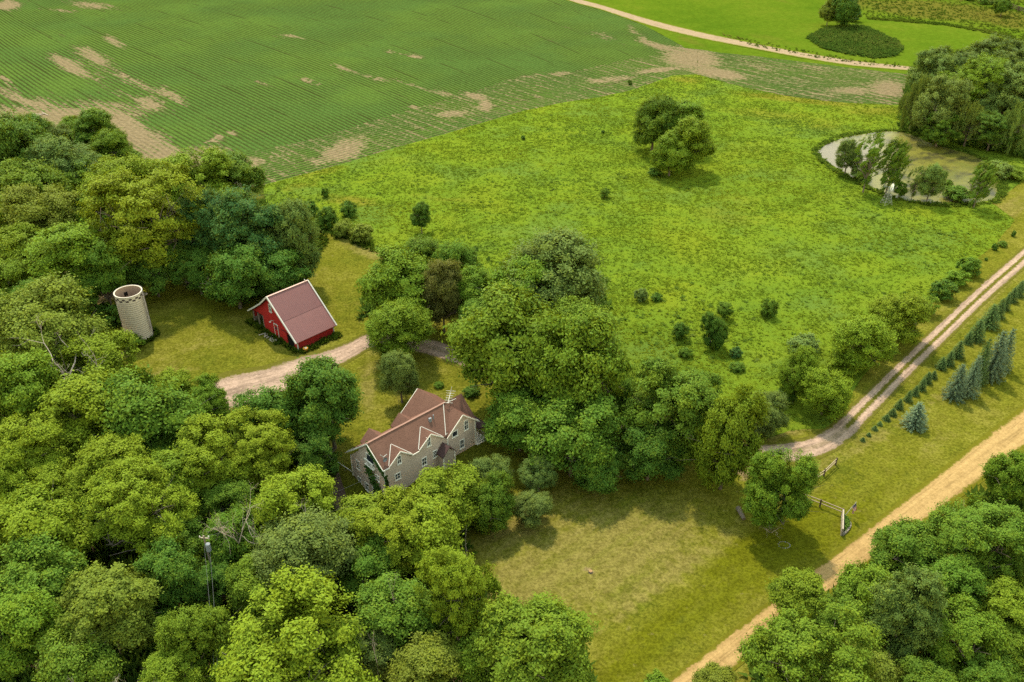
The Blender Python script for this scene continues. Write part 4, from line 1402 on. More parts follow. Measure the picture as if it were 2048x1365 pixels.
# ------------------------------------------------------------------ utility pole with transformer in the near woods
def utility():
    P = at(411, 1088, 9.6)
    o = empty('utility_pole', (P[0], P[1], 0), 0, label='wooden utility pole with grey transformer among the near trees', cat='utility pole')
    MB().tube([(0, 0, 0), (0, 0, 10.8)], [.15, .10], 8).build('pole', M['old_wood'], o)
    MB().tube([(.3, -.18, 8.75), (.3, -.18, 9.75)], .27, 12).build('transformer', M['grey_metal'], o)
    MB().beam((-.55, .1, 10.45), (.6, -.05, 10.45), .1, .1).build('crossarm', M['pale_wood'], o)
    for x in (-.45, .52):
        MB().tube([(x, 0.03, 10.5), (x, 0.03, 10.62), (x, 0.03, 10.75)], [.05, .09, .05], 8).build('insulator', M['white'], o)
    wl = MB()
    q = at(430, 1330, 7.2)
    for dx, z0 in ((-.2, 9.3), (.35, 9.0)):
        a, b = Vector((P[0] + dx, P[1], z0)), Vector((q[0] + dx * .6, q[1], 7.2))
        pts = [a.lerp(b, t) + Vector((0, 0, -1.0 * 4 * t * (1 - t) * .5)) for t in np.linspace(0, 1, 12)]
        wl.tube(pts, .011, 4)
    h = world_of(.6, .3, 4.3)
    a, b = Vector((P[0], P[1], 10.6)), Vector(h)
    wl.tube([a.lerp(b, t) + Vector((0, 0, -1.4 * 4 * t * (1 - t) * .5)) for t in np.linspace(0, 1, 14)], .010, 4)
    tag(wl.build('power_line', flat('dull_wire', (.12, .12, .11), .8)), 'thin grey overhead wires strung from the utility pole', 'power line')


utility()


# ------------------------------------------------------------------ odds and ends in the yard
def log(p, q, r0, r1, label, group=None, name='log', mat=None, cat='log'):
    m = MB()
    a, b = Vector(p), Vector(q)
    md = a.lerp(b, .5) + Vector((0, 0, .04))
    m.tube([a, md, b], [r0, (r0 + r1) / 2, r1], 7)
    return tag(m.build(name, mat or M['deadwood']), label, cat, group)


def bw(s, t, z): return Vector((*(BARNN + BA * s + BN * t), z))


rng = np.random.RandomState(12)
for i in range(7):
    c = bw(-.55 + rng.uniform(-.3, .3), 9.2 - i * .33, .18 + .05 * (i % 2))
    dv = (Vector((*BA, 0)) * rng.uniform(.3, .8) + Vector((*BN, 0)) * rng.uniform(-.5, .5))
    log(c - dv, c + dv, .10, .07, 'grey log tumbled in the grass by the barn door', 'grey logs by the barn door')
pl = empty('pallet', bw(-.5, 6.3, .05), BANG, label='weathered slatted pallet lying before the barn door', cat='pallet')
for i in range(6): MB().box(-.6, .6, -.6 + i * .22, -.45 + i * .22, .12, .15).build('slat', M['pale_wood'], pl)
for x in (-.55, 0, .45): MB().box(x, x + .1, -.62, .67, 0, .118).build('runner', M['old_wood'], pl)
tb = empty('tub', bw(1.35, -.55, 0), 0, label='round orange tub with a white lid by the near barn corner', cat='tub')
MB().tube([(0, 0, 0), (0, 0, .55), (0, 0, .7)], [.34, .46, .42], 14).build('bowl', flat('orange_plastic', (.45, .20, .03), .5), tb)
MB().tube([(.05, -.1, .69), (.05, -.1, .76)], [.22, .2], 12).build('lid', M['white'], tb)
wp = at(481, 592)
wpo = empty('woodpile', wp, R(20), label='stacked grey timber pile at the wood edge behind the barn', cat='woodpile')
m = MB()
for r_ in range(6):
    for c in range(7): m.beam((-1.3 + c * .4, -.6, .15 + r_ * .24), (-1.3 + c * .4, .6, .15 + r_ * .24), .32, .2)
m.build('timber', M['old_wood'], wpo)
MB().box(-1.3, -.5, -.55, .5, 1.5, 1.57).box(.2, 1.4, -.6, .55, 1.5, 1.56).build('cover_board', M['pale_wood'], wpo)
pz = at(529.5, 581)
tag(MB().tube([(pz[0], pz[1], 0), (pz[0] - .05, pz[1], 1.6), (pz[0] - .05, pz[1], 1.66)], [.11, .1, .03], 8).build('wooden_post', M['pale_wood']), 'lone pale post at the wood edge behind the barn', 'post')
for (a, b, r_, n_) in (((62, 237), (90, 229), .16, 'longest pale log lying on bare soil at the crop field edge'), ((66, 229), (84, 231), .12, 'short pale log lying behind the longest log on the bare soil'), ((84, 226), (97, 233), .12, 'pale log slanting at the end of the longest log on bare soil')):
    p, q = at(*a), at(*b)
    log((*p[:2], .2), (*q[:2], .25), r_, r_ * .8, n_, 'pale logs at the field edge')
p, q = at(1475, 1020), at(1487, 1042)
log((*p[:2], .35), (*q[:2], .3), .34, .26, 'thick grey log lying in shade at the lawn edge left of the round tree', None, 'log', M['bark'])
fr = at(1568, 1091)
fo = empty('fire_ring', fr, 0, label='flat ring of grey stones on the shaded lawn near the road', cat='fire ring')
for i in range(16):
    a = 2 * math.pi * i / 16
    m = MB()
    m.tube([(.72 * math.cos(a), .55 * math.sin(a), -.02), (.72 * math.cos(a), .55 * math.sin(a), .06), (.7 * math.cos(a), .53 * math.sin(a), .1)], [.12, .11, .05], 6).build('stone', M['stone'] if i % 3 else M['grey_metal'], fo)
MB().tube([(0, 0, -.02), (0, 0, .03)], .55, 16).build('ash', flat('ash', (.11, .105, .09), .95, .3, 6), fo)
st_ = at(1181, 1146)
so_ = empty('tree_stump', st_, 0, label='small cut tree stump with a brown top on the tan front lawn', cat='stump')
MB().tube([(0, 0, -.05), (0, 0, .12), (0, 0, .3)], [.36, .26, .23], 10).build('base', M['bark'], so_)
MB().tube([(0, 0, .3), (0, 0, .32)], [.22, .215], 10).build('cut_face', flat('cut_wood', (.22, .13, .06), .9), so_)

# ------------------------------------------------------------------ trees: crowns of leaf-sized blades gathered in tufts, clumps and limbs
def unit(v): return v / (np.linalg.norm(v, axis=-1, keepdims=True) + 1e-9)


def crown(name, seed, nlobe=14, lobe=.34, nclump=24, csize=.17, gap=1.0, ntuft=20, nleaf=24, leaf=.036, low=-.6, narrow=.3, lump=.2, up=.5, flatten=.75, strand=None, slen=.3, tsize=.085, jag=.18, leaders=26):
    rng = np.random.RandomState(seed)
    nl = nlobe
    i = np.arange(nl) + .5
    z = 1 - (1 - low) * i / nl
    ph = i * 2.39996 + rng.uniform(0, 6.28)
    rad = np.sqrt(np.maximum(0, 1 - z * z))
    ld = unit(np.stack([rad * np.cos(ph), rad * np.sin(ph), z], 1) + rng.normal(0, .30, (nl, 3)))
    lr = lobe * rng.uniform(.55, 1.35, nl)
    lc = ld * ((1 + lump * (rng.rand(nl) * 2 - 1)) * (.97 - lr))[:, None]
    pk = (ld[:, 2] > .25) & (rng.rand(nl) < .5)                     # some limbs rise above the rest
    lc[pk, 2] += rng.uniform(.10, .34, pk.sum())
    lc[~pk & (ld[:, 2] > .1), 2] -= rng.uniform(0, .16, (~pk & (ld[:, 2] > .1)).sum())
    lc[:, :2] *= (1 - narrow * np.maximum(0, -lc[:, 2:3]))
    cand = unit(rng.normal(0, 1, (nl, nclump, 3)) + ld[:, None] * .55 + np.array([0, 0, .35]))
    CC = lc[:, None] + cand * (lr[:, None] - csize * .45 + rng.uniform(-.07, .07, (nl, nclump)))[..., None]
    lo_ = np.repeat(np.arange(nl), nclump)
    C, D = CC.reshape(-1, 3), cand.reshape(-1, 3)
    dist = np.linalg.norm(C[:, None] - lc[None], axis=2) / lr[None]
    dist[np.arange(len(C)), lo_] = 9
    ok = dist.min(1) > .72                                       # not buried in another lobe
    C, D = C[ok], D[ok]
    order, kept = rng.permutation(len(C)), []
    for q in order:                                              # even spacing
        if all(((C[q] - C[r_]) ** 2).sum() > (csize * gap) ** 2 for r_ in kept): kept.append(q)
    C, D = C[kept], D[kept]
    ci = lc * .45                                                # the middle is not hollow
    C, D = np.vstack([C, ci]), np.vstack([D, unit(ci)])
    cs = csize * rng.uniform(.6, 1.35, len(C))
    T = unit(rng.normal(0, 1, (len(C), ntuft, 3)) + D[:, None] * .75 + np.array([0, 0, up]))
    pos = C[:, None] + T * (cs[:, None] * rng.uniform(.5, 1.05, (len(C), ntuft)))[..., None] * np.array([1, 1, flatten])
    # stray sprigs that break the outline
    k = rng.rand(len(C), ntuft) < jag
    pos = np.where(k[..., None], pos + T * rng.uniform(.03, .16, (len(C), ntuft, 1)), pos)
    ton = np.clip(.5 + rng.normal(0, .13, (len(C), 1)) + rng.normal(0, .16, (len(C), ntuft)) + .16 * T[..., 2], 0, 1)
    if leaders:                                                  # shoots standing out of the crown
        q = unit(rng.normal(0, 1, (leaders, 3)) + np.array([0, 0, .9]))
        r0 = np.array([np.percentile((pos.reshape(-1, 3) @ v), 99.3) for v in q])
        st = np.linspace(-.10, .13, 7)
        lp = q[:, None] * (r0[:, None] + st[None] * rng.uniform(.5, 1.4, (leaders, 1)))[..., None] + rng.normal(0, .02, (leaders, 7, 3))
        ex = lp.reshape(-1, 3)
        pos = np.concatenate([pos.reshape(-1, 3), ex])
        T = np.concatenate([T.reshape(-1, 3), np.repeat(q, 7, 0)])
        ton = np.concatenate([ton.ravel(), np.clip(rng.normal(.6, .12, len(ex)), 0, 1)])
    pos, T, ton = pos.reshape(-1, 3), T.reshape(-1, 3), ton.ravel()
    n = len(pos)
    L = rng.normal(0, 1, (n, nleaf, 3)) * tsize * np.array([1, 1, .6])
    P = pos[:, None] + L
    if strand is not None:                                       # hanging or wind-combed sprays
        s = np.asarray(strand, float)
        P = pos[:, None] + rng.normal(0, .022, (n, nleaf, 3)) + s * (rng.rand(n, nleaf, 1) * slen * rng.uniform(.5, 1.3, (n, 1, 1))) + L * .25
    nr = unit(T[:, None] * 1.0 + np.array([0, 0, up * .5]) + rng.normal(0, .36, (n, nleaf, 3)))
    t = unit(np.cross(nr, rng.normal(0, 1, (n, nleaf, 3))))
    if strand is not None: t = unit(t * .5 + np.asarray(strand))
    b = np.cross(nr, t)
    ln = leaf * rng.uniform(.65, 1.35, (n, nleaf, 1))
    wd = .58 if strand is None else .36
    V = np.stack([P - t * ln, P - b * ln * wd, P + t * ln - nr * ln * .25, P + b * ln * wd], 2).reshape(-1, 3)
    tn = np.clip(np.repeat(ton, nleaf) + rng.normal(0, .1, n * nleaf), 0, 1)
    V[:, :2] /= np.percentile(np.hypot(V[:, 0], V[:, 1]), 98.5)
    V[:, 2] /= np.percentile(np.abs(V[:, 2]), 98.5)
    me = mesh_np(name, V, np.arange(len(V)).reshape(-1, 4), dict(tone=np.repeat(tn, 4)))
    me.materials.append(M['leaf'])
    return me


def limbs(name, seed, n=9, fork=.42, r0=.055, spread=.62, straight=False, mat=None, twigs=3):
    """unit trunk: foot at 0, crown centre at 1 (z), limbs out to radius ~spread"""
    rng = np.random.RandomState(seed)
    m = MB()
    top = Vector((rng.normal(0, .04), rng.normal(0, .04), 1.25))
    m.tube([(0, 0, -.08), (0, 0, .02), (rng.normal(0, .015), rng.normal(0, .015), fork), tuple(top * .8), tuple(top)], [r0 * 1.5, r0 * 1.1, r0 * .85, r0 * .5, r0 * .15], 8)
    for i in range(n):
        a = 2.4 * i + rng.uniform(-.4, .4)
        f = fork + (1.0 - fork) * i / n * .9
        base = Vector((0, 0, f * .95))
        L = spread * rng.uniform(.7, 1.05) * (1 - .35 * i / n)
        tip = base + Vector((L * math.cos(a), L * math.sin(a), L * rng.uniform(.35, .8) if not straight else L * .1))
        mid = base.lerp(tip, .5) + Vector((0, 0, .05))
        m.tube([base, mid, tip], [r0 * .5, r0 * .32, r0 * .1], 5)
        for _ in range(twigs):
            t2 = mid.lerp(tip, rng.uniform(0, .9))
            e = t2 + Vector((rng.normal(0, .18), rng.normal(0, .18), rng.uniform(.02, .25))) * spread * 1.5
            m.tube([t2, t2.lerp(e, .5) + Vector((0, 0, .015)), e], [r0 * .2, r0 * .12, r0 * .04], 4)
    o = m.build(name, mat or M['bark'])
    me = o.data
    bpy.data.objects.remove(o)
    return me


def spruce(name, seed, tiers=17, nbr=15, leaf=.042):
    rng = np.random.RandomState(seed)
    P, N_, Tn, Ln = [], [], [], []
    for k in range(tiers):
        f = (k + .3) / tiers
        z0, Rk = f * .97, (1 - f) ** .60 * (1 + rng.normal(0, .05)) * (1 if f > .08 else .92)
        nb = max(4, int(nbr * (1 - f * .6)))
        for j in range(nb):
            a = 2 * math.pi * (j + .5 * (k % 2)) / nb + rng.normal(0, .12)
            Rj = Rk * rng.uniform(.9, 1.08)
            m = max(3, int(11 * Rj + 3))
            for q in range(m):
                r_ = Rj * (q + .6) / m
                zz = z0 - .10 * Rj * (r_ / max(Rj, .05)) ** 1.3 + .035 * (q == m - 1)
                for _ in range(7):
                    P.append((r_ * math.cos(a) + rng.normal(0, .035), r_ * math.sin(a) + rng.normal(0, .035), zz + rng.normal(0, .010)))
                    N_.append((math.cos(a) * .35 + rng.normal(0, .35), math.sin(a) * .35 + rng.normal(0, .35), .9))
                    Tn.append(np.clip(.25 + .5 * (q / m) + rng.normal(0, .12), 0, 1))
                    Ln.append(a)
    P, N_, a = np.array(P), unit(np.array(N_)), np.array(Ln)
    n = len(P)
    out = np.stack([np.cos(a), np.sin(a), -.12 + 0 * a], 1)
    t = unit(out + rng.normal(0, .45, (n, 3)))
    b = unit(np.cross(N_, t))
    ln = (leaf * rng.uniform(.7, 1.3, n))[:, None]
    zs = np.array([1, 1, .45])
    V = np.stack([P - t * ln * zs, P - b * ln * .45 * zs, P + t * ln * zs, P + b * ln * .45 * zs], 1).reshape(-1, 3)
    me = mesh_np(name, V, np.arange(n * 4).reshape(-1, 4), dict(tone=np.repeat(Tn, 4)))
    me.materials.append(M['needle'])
    return me


def bare_tree(name, seed, depth_=4, spread=1.0, mat=None, nstem=1):
    """leafless branching: unit height"""
    rng = np.random.RandomState(seed)
    m = MB()

    def grow(p, d, L, r, k):
        pts, q = [p], p
        for _ in range(3):
            d = (d + Vector(rng.normal(0, .16, 3))).normalized()
            q = q + d * L / 3
            pts.append(q)
        m.tube(pts, [r, r * .85, r * .7, r * .5], 5 if k > 1 else 4)
        if k == 0: return
        for j in range(rng.randint(2, 4)):
            nd = (d + Vector(rng.normal(0, .55, 3)) * spread + Vector((0, 0, .12))).normalized()
            grow(pts[rng.randint(1, 4)] if j else q, nd, L * rng.uniform(.55, .8), r * .55, k - 1)
    for s in range(nstem):
        a = 2 * math.pi * s / max(nstem, 1) + rng.uniform(0, 1)
        t = .0 if nstem == 1 else .55
        grow(Vector((0, 0, -.05)), Vector((math.cos(a) * t, math.sin(a) * t, 1)).normalized(), .42, .0125, depth_)
    o = m.build(name, mat or M['deadwood'])
    me = o.data
    bpy.data.objects.remove(o)
    return me


PROTO = dict(
    br=[crown('broad_crown', 1), crown('broad_crown', 2, nlobe=9, lobe=.43, lump=.3), crown('broad_crown', 3, nlobe=13, lobe=.37, low=-.5), crown('broad_crown', 14, nlobe=10, lump=.34, low=-.7), crown('broad_crown', 17, nlobe=12, lobe=.36, lump=.38),
        crown('open_crown', 61, nlobe=17, lobe=.25, nclump=16, csize=.15, lump=.55, low=-.7, leaders=60), crown('open_crown', 62, nlobe=20, lobe=.23, nclump=14, csize=.14, lump=.5, low=-.55, narrow=.5, leaders=70), crown('open_crown', 63, nlobe=12, lobe=.29, nclump=16, csize=.16, lump=.6, low=-.8, leaders=60)],
    bf=[crown('broad_crown', 31, nlobe=16, lobe=.33, nclump=26, csize=.125, ntuft=18, nleaf=24, leaf=.027, tsize=.055, lump=.28), crown('broad_crown', 32, nlobe=14, lobe=.36, nclump=26, csize=.13, ntuft=18, nleaf=24, leaf=.027, tsize=.058, lump=.36, low=-.5),
        crown('broad_crown', 33, nlobe=18, lobe=.31, nclump=24, csize=.125, ntuft=18, nleaf=24, leaf=.026, tsize=.055, lump=.32, low=-.5),
        crown('open_crown', 64, nlobe=26, lobe=.20, nclump=14, csize=.11, ntuft=18, nleaf=24, leaf=.027, tsize=.055, lump=.5, low=-.5, leaders=80), crown('open_crown', 65, nlobe=22, lobe=.23, nclump=16, csize=.115, ntuft=18, nleaf=24, leaf=.026, tsize=.055, lump=.48, low=-.6, leaders=80)],
    wa=[crown('lobed_crown', 4, nlobe=13, lobe=.33, nclump=14, csize=.20, ntuft=22, nleaf=26, leaf=.036, lump=.40, low=-.75, jag=.1), crown('lobed_crown', 5, nlobe=15, lobe=.31, nclump=14, csize=.19, ntuft=22, nleaf=26, leaf=.034, lump=.42, low=-.7, jag=.1)],
    de=[crown('fine_crown', 6, nlobe=9, lobe=.46, nclump=34, csize=.13, ntuft=14, nleaf=20, leaf=.027, lump=.14, low=-.55, tsize=.065, jag=.3), crown('fine_crown', 7, nlobe=11, lobe=.42, nclump=30, csize=.135, ntuft=14, nleaf=20, leaf=.028, lump=.24, low=-.6, tsize=.07, jag=.3)],
    wi=[crown('willow_crown', 8, nlobe=12, lobe=.36, nclump=12, csize=.20, ntuft=11, nleaf=20, leaf=.038, lump=.30, low=-.45, strand=(0, 0, -1), slen=.30, up=.7), crown('willow_crown', 9, nlobe=10, lobe=.38, nclump=12, csize=.22, ntuft=11, nleaf=20, leaf=.040, lump=.34, low=-.5, strand=(.15, 0, -1), slen=.36, up=.7)],
    po=[crown('wind_swept_crown', 10, nlobe=10, lobe=.36, nclump=9, csize=.24, ntuft=9, nleaf=16, leaf=.052, lump=.26, low=-.85, strand=(.85, .1, .35), slen=.26), crown('wind_swept_crown', 11, nlobe=9, lobe=.38, nclump=8, csize=.25, ntuft=9, nleaf=16, leaf=.055, lump=.32, low=-.85, strand=(.8, -.1, .45), slen=.3)],
    bu=[crown('bush_crown', 12, nlobe=7, lobe=.46, nclump=9, csize=.30, ntuft=10, nleaf=14, leaf=.07, lump=.34, low=-.4, up=.8, tsize=.10), crown('bush_crown', 13, nlobe=6, lobe=.48, nclump=9, csize=.32, ntuft=10, nleaf=14, leaf=.075, lump=.42, low=-.3, up=.8, tsize=.11)],
    sp=[spruce('spruce_boughs', 15), spruce('spruce_boughs', 16, 15, 14, .046)],
)
TRUNK = [limbs('trunk', 21, 14, .38, .05, .85, twigs=5), limbs('trunk', 22, 12, .45, .05, .80, twigs=5), limbs('trunk', 23, 15, .32, .045, .88, twigs=5)]
STEM = limbs('stem', 24, 5, .3, .04, .5, twigs=2)
SPIKE = limbs('trunk', 25, 6, .2, .05, .3, True, twigs=0)
DEAD = [bare_tree('branches', 51, 4, 1.1, None, 3), bare_tree('branches', 52, 4, .9), bare_tree('branches', 53, 4, 1.3, None, 4), bare_tree('branches', 54, 3, 1.0)]
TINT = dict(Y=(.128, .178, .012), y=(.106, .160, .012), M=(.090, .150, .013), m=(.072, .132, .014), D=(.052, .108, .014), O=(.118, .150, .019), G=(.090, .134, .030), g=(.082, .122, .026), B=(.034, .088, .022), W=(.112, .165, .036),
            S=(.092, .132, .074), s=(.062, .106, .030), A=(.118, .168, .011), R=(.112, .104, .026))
NAMES = dict(br='broadleaf_tree', bf='broadleaf_tree', wa='walnut_tree', de='elm_tree', wi='willow_tree', po='poplar_tree', bu='shrub', sp='spruce_tree')
CATS = dict(br='tree', bf='tree', wa='tree', de='tree', wi='tree', po='tree', bu='shrub', sp='spruce')
CLEAR = dict(br=2.2, bf=2.2, wa=2.4, de=2.0, wi=1.6, po=1.2, bu=.0, sp=0)
trng = np.random.RandomState(2024)
count = {}


def tree(kind, u, v, wpx, hpx, tint, label, clear=None, group=None, name=None, grow=1.10, cat=None):
    """a tree whose crown was seen at (u, v), about wpx wide and hpx tall in the 2048 px photo"""
    clear = CLEAR[kind] if clear is None else clear
    wpx, hpx = wpx * grow, hpx * grow
    zc = clear + 3
    if kind == 'sp':
        P = at(u, v + hpx * .5, 0)                 # given by its foot
        for _ in range(4):
            D_ = depth(np.array([P[0], P[1], 1.0]))
            rx = wpx * .57 * D_ / F_PX
            dep = math.atan2(CAM_H, math.hypot(P[0], P[1]))
            hz = max((hpx * D_ / F_PX - rx * math.sin(dep)) / math.cos(dep), rx * 1.35)
            P = at(u, v + hpx * .5 - rx * math.sin(dep) * .75 * F_PX / D_, 0)
        gz = float(hgt(P[0], P[1]))
        o = empty(name or NAMES[kind], (P[0], P[1], gz), trng.uniform(0, 6.28), label=label, cat=cat or CATS[kind], group=group)
        c = link('boughs', PROTO['sp'][trng.randint(2)], None, o)
        c.scale = (rx, rx, hz)
        k_ = trng.uniform(.88, 1.12)
        c.color = (*[x * k_ for x in TINT[tint]], 1)
        t = link('trunk', SPIKE, None, o)
        t.scale = (rx * .5, rx * .5, hz * .72)
        return o
    vv = v
    for _ in range(7):
        P = at(u, vv, zc)
        D_ = depth(P)
        rx = wpx / 2 * D_ / F_PX
        hz = hpx / 2 * D_ / F_PX
        dep = math.atan2(CAM_H - zc, math.hypot(P[0], P[1]))
        q = max(hz ** 2 - (rx * math.sin(dep)) ** 2, 0) ** .5 / math.cos(dep)
        rz = min(max(q, rx * (.84 if kind != 'bu' else .6)), rx * (1.7 if kind != 'po' else 2.3))
        zc = clear + rz * (.95 if kind != 'bu' else .5)
        full = math.hypot(rx * math.sin(dep), rz * math.cos(dep)) * F_PX / D_
        vv = v + max(0.0, full - hpx / 2)             # the visible top stays where it was seen
    gz = float(hgt(P[0], P[1]))
    i = count.get(kind, trng.randint(9))
    count[kind] = i + 1
    ps = PROTO[kind]
    o = empty(name or NAMES[kind], (P[0], P[1], gz), 0 if kind == 'po' else trng.uniform(0, 6.28), label=label, cat=cat or CATS[kind], group=group)
    c = link('crown', ps[i % len(ps)], None, o)
    c.location = (0, 0, zc - gz)
    c.scale = (rx * trng.uniform(.96, 1.04), rx * trng.uniform(.96, 1.04), rz)
    k_ = trng.uniform(.90, 1.12)
    w_ = trng.uniform(.92, 1.10)
    cc = TINT[tint]
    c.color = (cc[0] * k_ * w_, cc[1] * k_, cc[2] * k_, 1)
    t = link('trunk' if kind != 'bu' else 'stem', TRUNK[i % 3] if kind != 'bu' else STEM, None, o)
    t.scale = (rx, rx, (zc - gz) if kind != 'bu' else max(rz * .9, .5))
    return o


def dead(u, v, wpx, hgt_m, k, label, name='dead_tree', cat='dead tree', base=0.0, fat=1.0, group=None):
    """leafless tree whose middle shows at (u, v)"""
    base = base + 3.5 if base >= 2.5 else base
    P = at(u, v, base + hgt_m * .55)
    s = wpx / 2 * depth(P) / F_PX
    o = empty(name, (P[0], P[1], float(hgt(P[0], P[1]))), trng.uniform(0, 6.28), label=label, cat=cat, group=group)
    c = link('branches', DEAD[k], None, o)
    c.location = (0, 0, base * .8)
    c.scale = (s / .62, s / .62, hgt_m)
    st = link('trunk', SPIKE, M['deadwood'], o)
    st.scale = (s * .3, s * .3, base * .8 + hgt_m * .25)
    return o


WL = 'trees of the left woods'
